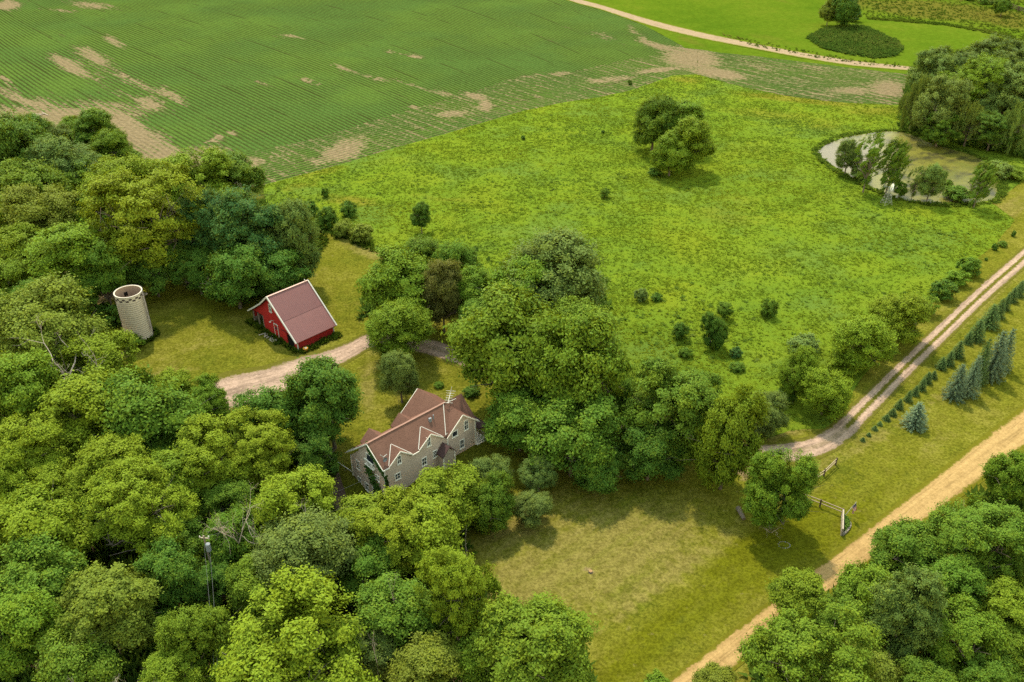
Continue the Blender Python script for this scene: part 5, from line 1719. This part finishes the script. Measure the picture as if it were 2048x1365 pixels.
# left woods, back row along the crop field
for a in (
    ('br', 22, 312, 130, 140, 'D', 'darkest tree of the far left woods corner', 4), ('br', 48, 268, 100, 46, 'm', 'low green tree at the field edge in the far left corner', 2), ('de', 105, 275, 80, 56, 'g', 'small grey green tree behind the dark corner tree', 2),
    ('br', 188, 270, 82, 84, 'm', 'tall dark round tree standing out against the bare soil margin', 3), ('br', 145, 262, 60, 40, 'M', 'low green tree left of the tall dark round tree at the field margin', 2), ('br', 223, 308, 76, 76, 'M', 'round mid green tree just below the tall dark round tree', 3),
    ('de', 130, 322, 130, 84, 'G', 'grey green spreading tree at the top of the left woods', 4), ('bu', 268, 322, 34, 34, 'm', 'small bush at the soil margin right of the round woods trees', 0), ('br', 292, 348, 90, 56, 'y', 'low yellowish tree at the woods edge beside the soil margin', 3),
    ('bf', 390, 352, 140, 84, 'y', 'wide yellow green tree in the woods back row below the crop', 4), ('br', 465, 368, 108, 96, 'm', 'dark tree with bare limbs at the woods tip nearest the meadow', 3), ('br', 240, 368, 140, 84, 'Y', 'broad yellow green crown in the second row of the left woods', 4),
    ('br', 60, 378, 130, 90, 'M', 'mid green crown near the left frame edge below the dark corner tree', 4), ('br', 145, 362, 90, 66, 'M', 'small green crown between two yellow crowns in the upper woods', 4), ('de', 95, 432, 140, 110, 'O', 'olive crown left of the large yellow green crown', 4),
    ('br', 26, 446, 90, 86, 'y', 'yellowish crown on the left frame edge of the upper woods', 4), ('br', 190, 436, 90, 84, 'M', 'green crown touching the left side of the large yellow green crown', 4), ('bf', 285, 446, 215, 180, 'Y', 'largest yellow green crown of the upper left woods', 4),
    ('br', 455, 425, 120, 70, 'm', 'flat dark crown behind the bluish trees by the barn', 4), ('bf', 430, 470, 130, 140, 'B', 'bluish dark tree left of its twin above the barn', 2), ('bf', 515, 480, 150, 160, 'B', 'largest bluish dark tree in the woods above the barn', 2),
    ('de', 590, 490, 100, 150, 'g', 'greyish tree at the woods end by the curved lawn', 1), ('br', 470, 545, 130, 90, 'D', 'low dark tree at the wood edge left of the barn roof', 1), ('br', 555, 545, 110, 80, 'D', 'low dark tree on the wood edge straight behind the barn', 1),
    ('br', 395, 545, 90, 80, 'D', 'dark tree at the lawn edge between silo and barn', 1), ('br', 40, 508, 110, 92, 'Y', 'yellow green crown in the middle left woods at the frame edge', 4), ('br', 125, 522, 150, 124, 'y', 'broad yellowish crown in the middle left woods', 4),
    ('br', 205, 550, 90, 110, 'm', 'shaded green crown between the broad yellowish crown and the silo', 3), ('br', 305, 540, 90, 80, 'D', 'dark tree right behind the silo top', 2), ('br', 18, 572, 90, 86, 'M', 'green crown at the frame edge above the grey bare tree', 4), ('br', 80, 592, 100, 70, 'm', 'shaded crown above the grey bare tree', 3),
    ('br', 160, 590, 90, 60, 'm', 'shaded green crown at the edge of the bare soil beside the silo', 2), ('bu', 215, 640, 70, 60, 'D', 'dark bush against the left side of the silo', 0),
    # around the silo and down the left side
    ('de', 95, 640, 190, 110, 'O', 'olive crown behind the grey bare tree left of the silo', 3), ('br', 205, 728, 140, 110, 'Y', 'yellow green tree covering the silo foot', 2), ('bu', 262, 690, 46, 40, 'M', 'round green bush touching the silo foot', 0),
    ('br', 45, 795, 140, 150, 'M', 'tall green crown on the left frame edge below the bare tree', 4), ('br', 130, 745, 100, 84, 'y', 'yellowish crown just below the grey bare tree', 3), ('br', 175, 818, 170, 130, 'Y', 'yellow green crown in the woods left of the pink gravel end', 4), ('br', 300, 835, 190, 140, 'm', 'wide dark green crown by the end of the pink gravel', 3),
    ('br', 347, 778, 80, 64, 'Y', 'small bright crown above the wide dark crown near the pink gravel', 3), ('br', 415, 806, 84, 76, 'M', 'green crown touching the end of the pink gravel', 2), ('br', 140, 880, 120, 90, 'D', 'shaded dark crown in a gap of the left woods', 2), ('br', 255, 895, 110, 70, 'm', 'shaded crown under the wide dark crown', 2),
    ('bf', 62, 905, 150, 120, 'Y', 'bright yellow crown at the frame edge in the lower left woods', 4), ('br', 228, 930, 140, 100, 'Y', 'bright crown in the lower left woods below the shaded crown', 4), ('br', 150, 972, 110, 90, 'Y', 'small bright crown between two larger bright crowns lower left', 4), ('br', 345, 962, 130, 100, 'y', 'yellowish crown left of the branching dead tree', 4),
    ('bf', 420, 905, 150, 100, 'Y', 'broad bright crown left of the farmhouse woods path', 4), ('bf', 520, 895, 150, 120, 'Y', 'bright crown between the dark round tree and the farmhouse gable', 3), ('br', 20, 990, 100, 110, 'Y', 'bright crown cut by the left frame edge in the lower woods', 4), ('bf', 280, 1018, 190, 150, 'Y', 'widest bright crown of the lower left woods', 4),
    ('br', 75, 1065, 170, 140, 'Y', 'tall golden crown in the lower left woods near the frame edge', 4), ('br', 170, 1050, 90, 80, 'M', 'green crown filling the gap between two golden crowns', 3), ('br', 355, 1075, 110, 96, 'm', 'shaded crown left of the utility pole', 3), ('br', 425, 1168, 96, 84, 'D', 'dark crown hiding the foot of the utility pole', 2), ('br', 470, 1090, 110, 120, 'm', 'dark green crown right of the utility pole', 2),
    ('br', 80, 1165, 170, 130, 'm', 'shaded green crown low on the left side', 3), ('bf', 215, 1215, 190, 160, 'O', 'olive golden crown above the brush pile at the bottom edge', 3), ('br', 45, 1265, 150, 150, 'M', 'green crown cut by the lower left frame edge', 4), ('br', 150, 1330, 150, 110, 'm', 'green crown in the bottom left corner beside the brush', 3),
    ('br', 345, 1165, 120, 130, 'D', 'darkest crown in the gap below the utility pole', 2), ('br', 400, 1275, 130, 130, 'M', 'mid green crown below the overhead wires', 4), ('br', 345, 1335, 110, 80, 'y', 'yellowish crown at the bottom edge left of the big bright tree', 4), ('bf', 590, 1010, 170, 130, 'Y', 'bright crown in front of the brown yard', 3),
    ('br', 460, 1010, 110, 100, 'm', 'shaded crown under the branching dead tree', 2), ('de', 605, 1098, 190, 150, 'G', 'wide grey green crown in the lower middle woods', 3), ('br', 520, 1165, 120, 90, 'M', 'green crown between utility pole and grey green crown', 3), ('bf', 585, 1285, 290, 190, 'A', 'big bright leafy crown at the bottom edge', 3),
    ('bf', 798, 1046, 170, 110, 'Y', 'bright crown against the farmhouse front wall', 2), ('br', 892, 988, 130, 84, 'Y', 'yellow green crown below the farmhouse portico', 1.0), ('br', 735, 1055, 130, 110, 'y', 'yellowish crown below the corner of the farmhouse', 2), ('br', 850, 1075, 150, 140, 'Y', 'bright crown right below the farmhouse front crowns', 2.5),
    ('br', 745, 1140, 120, 110, 'm', 'shaded green crown around the forked dead tree', 2), ('de', 985, 950, 80, 74, 'G', 'grey green tree at the right corner of the farmhouse', 1), ('br', 985, 1015, 90, 96, 'm', 'dense dark green tree on the lawn edge right of the bright crowns', .6), ('br', 930, 1010, 80, 80, 'y', 'yellowish crown wedged beside the dense dark green tree', 1),
    ('bf', 918, 1205, 150, 190, 'Y', 'tall yellow green tree at the lower lawn edge', 2.5), ('br', 880, 1130, 90, 70, 'y', 'small bright crown beside the dead snag', 2), ('br', 790, 1225, 150, 120, 'm', 'dark green crown in the lower middle woods left of the tall lawn edge tree', 3), ('br', 740, 1300, 110, 110, 'G', 'grey green crown beside the bottom edge twigs', 2),
    ('bf', 1060, 1295, 230, 200, 'M', 'large fresh green tree at the bottom edge beside the tan lawn', 3), ('br', 850, 1325, 140, 90, 'O', 'olive crown at the bottom edge between dark and fresh green trees', 3), ('br', 960, 1320, 110, 100, 'M', 'green crown at the bottom edge left of the large fresh green tree', 3), ('br', 470, 1335, 90, 70, 'M', 'small green crown at the bottom edge left of the big bright crown', 3),
):
    tree(a[0], a[1], a[2], a[3], a[4], a[5], a[6], a[7], WL)

YT = 'trees round the farmhouse yard'
for a in (
    ('br', 560, 838, 150, 130, 'D', 'dark dense tree on the pink gravel side of its twin', 1.2), ('br', 658, 812, 150, 160, 'D', 'dark dense tree nearest the farmhouse roof', 1.2), ('br', 630, 880, 110, 60, 'D', 'low dark crown at the foot of the dark dense pair', .6),
    ('wa', 842, 515, 90, 76, 'm', 'back tree of the clump above the barn track with a pale top', 2), ('wa', 790, 575, 150, 130, 'M', 'lobed green tree at the front of the clump above the barn track', 2), ('wa', 915, 540, 90, 100, 'm', 'dark lobed tree at the meadow side of the clump above the barn track', 2), ('br', 885, 592, 80, 120, 'R', 'brownish thin tree inside the clump above the barn track', 1.5),
    ('de', 795, 662, 128, 116, 'y', 'round yellowish tree beside the barn track end', 1.2), ('de', 800, 752, 76, 92, 'G', 'small pale tree with a bare top on the yard lawn', 1.2), ('de', 1105, 545, 205, 140, 'g', 'wide grey olive tree at the meadow edge of the yard', 2), ('wa', 1055, 578, 150, 110, 'M', 'lobed bright tree in front of the wide grey olive tree', 3),
    ('wa', 950, 590, 96, 84, 'M', 'pale green crown left of the lobed bright tree', 3), ('wa', 1000, 690, 225, 190, 'M', 'biggest lobed tree in the middle of the yard', 3.5), ('wa', 1165, 648, 130, 96, 'M', 'lobed crown between the wide olive tree and the tall front tree', 3), ('wa', 1160, 740, 190, 200, 'M', 'tall lobed front tree right of the farmhouse', 3.5),
    ('br', 1145, 870, 170, 130, 'm', 'shaded green tree below the tall lobed front tree', 1), ('br', 1040, 842, 130, 110, 'm', 'dark green tree right of the farmhouse porch', 1), ('br', 1240, 800, 70, 90, 'm', 'narrow green tree on the meadow side of the tall front tree', 1), ('bf', 1345, 830, 180, 180, 'm', 'large grey green tree left of the driveway bend', 1.5),
    ('br', 1300, 910, 120, 110, 'D', 'dark low tree on the front lawn below the large grey green tree', .8), ('br', 1455, 890, 130, 170, 'y', 'yellowish tree at the driveway bend', 1.2), ('de', 1535, 832, 80, 76, 'G', 'small grey green round tree inside the driveway bend', .4), ('bf', 1555, 985, 130, 150, 'M', 'round green tree standing alone by the two rail fences', .8),
    ('de', 1077, 950, 74, 72, 'G', 'pale grey green small tree on the lawn edge, upper of two', .6), ('de', 1063, 1014, 72, 60, 'G', 'pale grey green small tree on the lawn edge, lower of two', .6), ('br', 960, 640, 90, 80, 'm', 'shaded tree between the clump and the biggest lobed tree', 1.5), ('br', 1395, 790, 90, 90, 'm', 'dark crown behind the large grey green tree at the meadow edge', 1.5),
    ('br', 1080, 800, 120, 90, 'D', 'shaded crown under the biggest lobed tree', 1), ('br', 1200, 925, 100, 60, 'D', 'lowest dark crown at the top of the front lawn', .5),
):
    tree(a[0], a[1], a[2], a[3], a[4], a[5], a[6], a[7], YT)

RT = 'trees along the driveway and road'
for a in (
    ('de', 1597, 752, 72, 100, 'y', 'olive tree at the lower end of the scrub beside the driveway', .4), ('de', 1652, 788, 98, 92, 'A', 'bright yellow green tree at the driveway edge', .3), ('bu', 1692, 735, 64, 60, 'A', 'yellow shrub between the two largest scrub trees by the driveway', 0), ('de', 1722, 682, 124, 100, 'Y', 'widest yellow green tree of the driveway scrub', .3),
    ('bu', 1765, 700, 50, 40, 'A', 'low golden shrub at the driveway side of the widest scrub tree', 0), ('de', 1795, 632, 110, 84, 'A', 'golden tree at the upper end of the driveway scrub', .3), ('bu', 1850, 618, 50, 46, 'M', 'mid green shrub just above the golden scrub tree', 0), ('bu', 1887, 586, 52, 46, 'D', 'dark green shrub in the row above the golden scrub', 0),
    ('bu', 1915, 562, 44, 36, 'M', 'smallest green shrub in the row above the golden scrub', 0), ('bu', 1938, 540, 44, 44, 'm', 'upright shrub at the top of the row beside the driveway', 0), ('bu', 1575, 790, 40, 44, 'D', 'dark bush at the foot of the olive scrub tree', 0), ('bu', 1500, 840, 50, 44, 'M', 'low bush left of the small round tree inside the bend', 0),
    ('br', 1600, 1185, 110, 72, 'y', 'yellowish crown overhanging the road edge', 2), ('bf', 1625, 1300, 230, 140, 'M', 'widest green crown at the bottom edge right of the road', 3), ('br', 1735, 1195, 120, 120, 'M', 'bright lobed crown between road and dark crown', 2), ('br', 1815, 1098, 130, 100, 'm', 'spreading green crown reaching toward the road', 2),
    ('bf', 1965, 1085, 190, 170, 'm', 'large grey green crown on the right side of the road', 3), ('br', 2030, 955, 110, 96, 'M', 'green crown at the right frame edge beside the road', 2), ('bf', 1805, 1230, 130, 160, 'g', 'dark crown in the middle of the roadside woods', 3), ('br', 1910, 1180, 110, 110, 'm', 'green crown behind the dark roadside crown', 3),
    ('br', 1925, 1270, 140, 110, 'M', 'fresh green crown low in the roadside woods', 3), ('br', 2015, 1225, 120, 110, 'y', 'yellowish crown at the right frame edge of the roadside woods', 3), ('br', 1870, 1295, 80, 90, 'O', 'olive narrow crown beside the fresh green crown', 2), ('br', 1432, 1354, 90, 36, 'O', 'low olive crown at the bottom end of the road', 1.5),
    ('br', 1745, 1340, 110, 90, 'O', 'olive crown beside the small dead tree at the bottom edge', 2), ('br', 1850, 1355, 110, 70, 'm', 'dark crown at the bottom edge in the roadside woods', 2), ('br', 1970, 1340, 130, 90, 'm', 'ivy green low crown in the lower right corner', 1), ('br', 2035, 1130, 90, 110, 'm', 'shaded crown on the right frame edge', 3), ('bu', 1310, 1358, 50, 24, 'M', 'small bush at the bottom end of the road', 0),
    ('br', 1690, 1240, 110, 100, 'm', 'shaded crown behind the widest bottom edge crown', 2), ('br', 2030, 1300, 100, 90, 'M', 'green crown just above the ivy green corner', 2),
):
    tree(a[0], a[1], a[2], a[3], a[4], a[5], a[6], a[7], RT)

# grove of willows beyond the pond
for a in (
    ('wi', 1832, 205, 60, 120, 'g', 'slim willow at the left end of the grove', .8), ('wi', 1862, 160, 80, 90, 'W', 'pale willow behind the slim end willow', 1.5), ('wi', 1885, 220, 90, 110, 'W', 'willow with a bare trunk near the grove left end', 1.2), ('wi', 1905, 145, 100, 70, 'g', 'greyish willow along the back of the grove', 2), ('wi', 1945, 180, 120, 110, 'y', 'brightest willow in the middle of the grove', 2),
    ('wi', 1985, 125, 110, 70, 'g', 'tallest back willow of the grove', 2), ('wi', 2035, 135, 90, 80, 'g', 'back willow at the right frame edge', 2), ('wi', 2005, 195, 110, 110, 'W', 'broad willow right of the brightest one', 1.5), ('wi', 1940, 250, 70, 80, 'W', 'low drooping willow at the front of the grove', .3), ('wi', 2025, 255, 80, 90, 'W', 'front willow at the right frame edge', .3),
    ('wi', 1880, 262, 70, 60, 'm', 'low dark willow at the front left of the grove', .2), ('wi', 1985, 262, 80, 60, 'D', 'shaded low willow between the two front willows', .2), ('wi', 2090, 190, 120, 130, 'g', 'willow cut by the right frame edge', 1),
):
    tree('wi' if a[1] in (1940, 2025, 1832) else 'bf', a[1], a[2], a[3], a[4], a[5], a[6], a[7], 'willows of the grove beyond the pond', 'willow_tree')

for a in (
    ('wa', 1308, 250, 86, 90, 'm', 'left tree of the round clump standing in the meadow', 1), ('br', 1358, 248, 90, 80, 'M', 'back tree of the round clump standing in the meadow', 1), ('br', 1380, 290, 80, 90, 'y', 'right yellowish tree of the round clump in the meadow', .8), ('br', 1342, 312, 78, 74, 'y', 'front yellowish tree of the round clump in the meadow', .5),
    ('br', 842, 434, 40, 48, 'D', 'small lone dark tree with a clear trunk in the meadow', 1.2), ('br', 1430, 664, 50, 60, 'D', 'largest dark young tree in the lower meadow', .3), ('br', 1447, 622, 32, 30, 'm', 'young tree just behind the largest dark one in the lower meadow', .2),
    ('de', 1697, 314, 46, 60, 'g', 'round headed leaning tree at the left pond shore', .8), ('po', 1739, 326, 56, 98, 'M', 'tall wind combed poplar left of the windmill', 1.2), ('po', 1784, 336, 54, 94, 'm', 'wind combed dark poplar right behind the windmill', .6), ('br', 1800, 380, 26, 26, 'm', 'tiny tree on the shore right of the windmill', .3), ('po', 1831, 368, 32, 58, 'W', 'thin pale poplar on the near pond shore', .4),
    ('de', 1863, 366, 48, 66, 'W', 'feathery pale tree on the near pond shore', .6), ('bu', 1915, 390, 54, 32, 'm', 'low spreading bush on the near pond shore', 0), ('po', 1960, 371, 52, 76, 'm', 'dark poplar at the right end of the pond', .8), ('bu', 1996, 345, 46, 38, 'W', 'pale bush on the far right pond shore', 0), ('bu', 2025, 352, 40, 26, 'M', 'green bush by the right frame edge above the pond end', 0),
    ('bu', 1720, 350, 40, 34, 'W', 'pale low bush between the two left shore trees', 0),
    ('br', 1688, 22, 54, 56, 'D', 'dark tree on the island of tall grass', .3), ('de', 1658, 26, 34, 44, 'O', 'olive tree beside the dark tree on the tall grass island', .3), ('bu', 1708, 36, 28, 26, 'B', 'bluish bush at the foot of the dark tree on the grass island', 0),
    ('br', 2006, 15, 30, 30, 'm', 'round tree beside the far pasture fence', .3), ('br', 1992, 3, 26, 22, 'g', 'tree behind the round one near the far fence', .3), ('bu', 1968, 4, 24, 16, 'm', 'bush left of the two far fence trees', 0), ('bu', 1940, -2, 20, 12, 'm', 'bush cut by the top frame edge', 0),
):
    tree(a[0], a[1], a[2], a[3], a[4], a[5], a[6], a[7])

for a in (
    ('bu', 620, 424, 30, 36, 'D', 'narrow dark shrub nearest the woods in the hedge above the lawn'), ('bu', 656, 442, 38, 48, 'D', 'largest dark shrub of the hedge above the lawn'), ('bu', 696, 424, 36, 36, 'D', 'round dark shrub standing back in the meadow from the hedge'), ('bu', 638, 452, 30, 26, 'm', 'low shrub between the two dark hedge shrubs'),
    ('bu', 690, 462, 40, 38, 'O', 'olive shrub in the hedge at the lawn curve'), ('bu', 725, 472, 46, 42, 'O', 'olive shrub at the right end of the hedge'), ('bu', 651, 389, 16, 22, 'm', 'tiny shrub in the meadow above the hedge'), ('bu', 1360, 668, 32, 40, 'D', 'dark round shrub left of the largest young meadow tree'),
    ('bu', 1537, 622, 34, 42, 'm', 'loose shrub alone right of the young meadow trees'), ('bu', 1282, 594, 28, 30, 'G', 'grey green shrub at the left of the lower meadow'), ('bu', 1312, 597, 24, 18, 'D', 'low dark shrub beside the grey green one'), ('bu', 1370, 708, 28, 24, 'm', 'weedy shrub below the dark round meadow shrub'),
    ('bu', 1470, 708, 26, 24, 'B', 'bluish small shrub below the largest young meadow tree'), ('bu', 1210, 390, 20, 24, 'm', 'small shrub in the middle of the meadow'), ('bu', 1260, 167, 9, 11, 'D', 'tiny dark bush inside the crop headland'), ('bu', 1046, 277, 9, 10, 'D', 'tiny bush in the upper meadow below the crop edge'), ('bu', 952, 499, 10, 10, 'D', 'tiny bush in the meadow behind the yard clump'),
    ('bu', 1206, 265, 8, 7, 'D', 'tiny bush left of the meadow tree clump'), ('bu', 1610, 683, 60, 26, 'G', 'grey green leafy patch at the scrub side of the meadow'), ('bu', 1475, 735, 30, 20, 'm', 'low weedy shrub above the driveway bend'), ('bu', 945, 778, 34, 14, 'D', 'low dark bush on the yard lawn behind the farmhouse'), ('bu', 878, 770, 20, 12, 'm', 'small low bush on the lawn right of the bare topped tree'),
    ('bu', 1990, 497, 12, 16, 'D', 'young dark shrub on the verge nearest the driveway top row'), ('bu', 2005, 490, 18, 14, 'm', 'low young shrub on the verge in the line beside the driveway'), ('bu', 2027, 470, 9, 20, 'D', 'slim young shrub on the verge by the right frame edge'), ('bu', 1972, 520, 7, 8, 'D', 'tiniest shrub on the verge below the young line'), ('bu', 1895, 372, 18, 20, 'm', 'small bush at the water edge between pale tree and low bush'),
    ('bu', 1310, 345, 30, 16, 'D', 'dark low growth under the left tree of the meadow clump'),
):
    tree(a[0], a[1], a[2], a[3], a[4], a[5], a[6], None, None)

# blue spruces on the verge, and the row of young ones
for u, v, w_, h_, t, lb in ((1827, 832, 42, 54, 'S', 'lone round blue spruce nearest the driveway bend'), (1906, 764, 38, 70, 'S', 'blue spruce at the near end of the verge group'), (1934, 752, 34, 76, 'S', 'slim blue spruce second in the verge group'), (1951, 722, 30, 84, 's', 'darker green spruce in the middle of the verge group'),
                            (1978, 710, 44, 92, 'S', 'largest blue spruce of the verge group'), (2000, 698, 32, 78, 'S', 'blue spruce at the far end of the verge group')):
    tree('sp', u, v, w_, h_, t, lb, None, 'blue spruces on the verge', grow=1.25)
ROWS = [(1725, 880, 12, 12), (1737, 870, 11, 11), (1749, 857, 13, 13), (1759, 848, 12, 12), (1772, 836, 17, 17), (1784, 825, 18, 20), (1797, 809, 19, 25), (1815, 793, 17, 27), (1829, 782, 17, 24), (1842, 769, 19, 30), (1853, 756, 20, 28), (1866, 750, 16, 20), (1881, 727, 22, 30), (1896, 717, 22, 34), (1913, 699, 27, 40), (1934, 676, 19, 30),
        (1950, 661, 34, 50), (1976, 633, 38, 54), (1995, 617, 24, 44), (2009, 605, 20, 36), (2022, 590, 23, 34), (2035, 578, 22, 36), (2047, 568, 22, 34), (2060, 556, 22, 36), (2074, 545, 22, 34)]
ORD = 'first second third fourth fifth sixth seventh eighth ninth tenth eleventh twelfth thirteenth fourteenth fifteenth sixteenth seventeenth eighteenth nineteenth twentieth twenty-first twenty-second twenty-third twenty-fourth twenty-fifth'.split()
for i, (u, v, w_, h_) in enumerate(ROWS):
    sz = 'tiny' if h_ < 14 else 'small' if h_ < 26 else 'young' if h_ < 42 else 'larger'
    tree('sp', u, v, w_, h_, 's', '%s green spruce, %s from the bend in the row along the driveway' % (sz, ORD[i]), None, 'young spruces in the row along the driveway', grow=1.08)

# dead and leafless trees
for a in ((110, 672, 190, 9.0, 0, 'spreading grey bare tree left of the silo', 7.0), (175, 690, 110, 8.0, 3, 'smaller grey bare tree between the spreading bare tree and the silo', 7.0), (455, 985, 120, 9.0, 2, 'branching dead tree above the utility pole', 7.5), (182, 1338, 130, 5.0, 0, 'pale dead brush at the bottom edge of the left woods', 6.0), (275, 1340, 80, 4.5, 2, 'smaller dead brush right of the pale brush at the bottom edge', 6.0),
          (783, 1150, 66, 7.0, 1, 'forked dead tree in the lower middle woods', 6.5), (930, 1098, 60, 7.0, 3, 'bare snag at the left edge of the tan lawn', 1.0), (716, 985, 44, 5.5, 3, 'thin pale dead stem in front of the brown yard', 0.0), (1772, 1335, 60, 6.5, 1, 'small bleached dead tree at the bottom edge of the roadside woods', 2.0),
          (895, 1335, 90, 5.0, 2, 'tangle of dead twigs at the bottom edge beside the fresh green tree', 2.0), (1012, 962, 40, 4.0, 1, 'small bare tree at the lawn edge near the farmhouse corner', 0.5), (600, 985, 80, 6.0, 1, 'bare limbs rising through the crown by the brown yard', 7.0), (480, 358, 50, 6.0, 1, 'bare pale limbs on the dark tree at the woods tip', 7.0),
          (745, 1255, 60, 5.0, 3, 'broken bare stem among the lower middle woods', 7.0), (262, 318, 30, 4.0, 2, 'small bare bush at the soil margin of the crop', 0.0), (790, 722, 34, 4.2, 3, 'bare twigs topping the small pale yard tree', 3.0), (1545, 1050, 44, 2.6, 2, 'dead twiggy branch at the foot of the round tree by the fences', 0.0), (1490, 885, 40, 2.5, 2, 'dead branch at the driveway bend', 0.0)):
    dead(a[0], a[1], a[2], a[3], a[4], a[5], base=a[6], name='dead_tree', cat='dead tree')
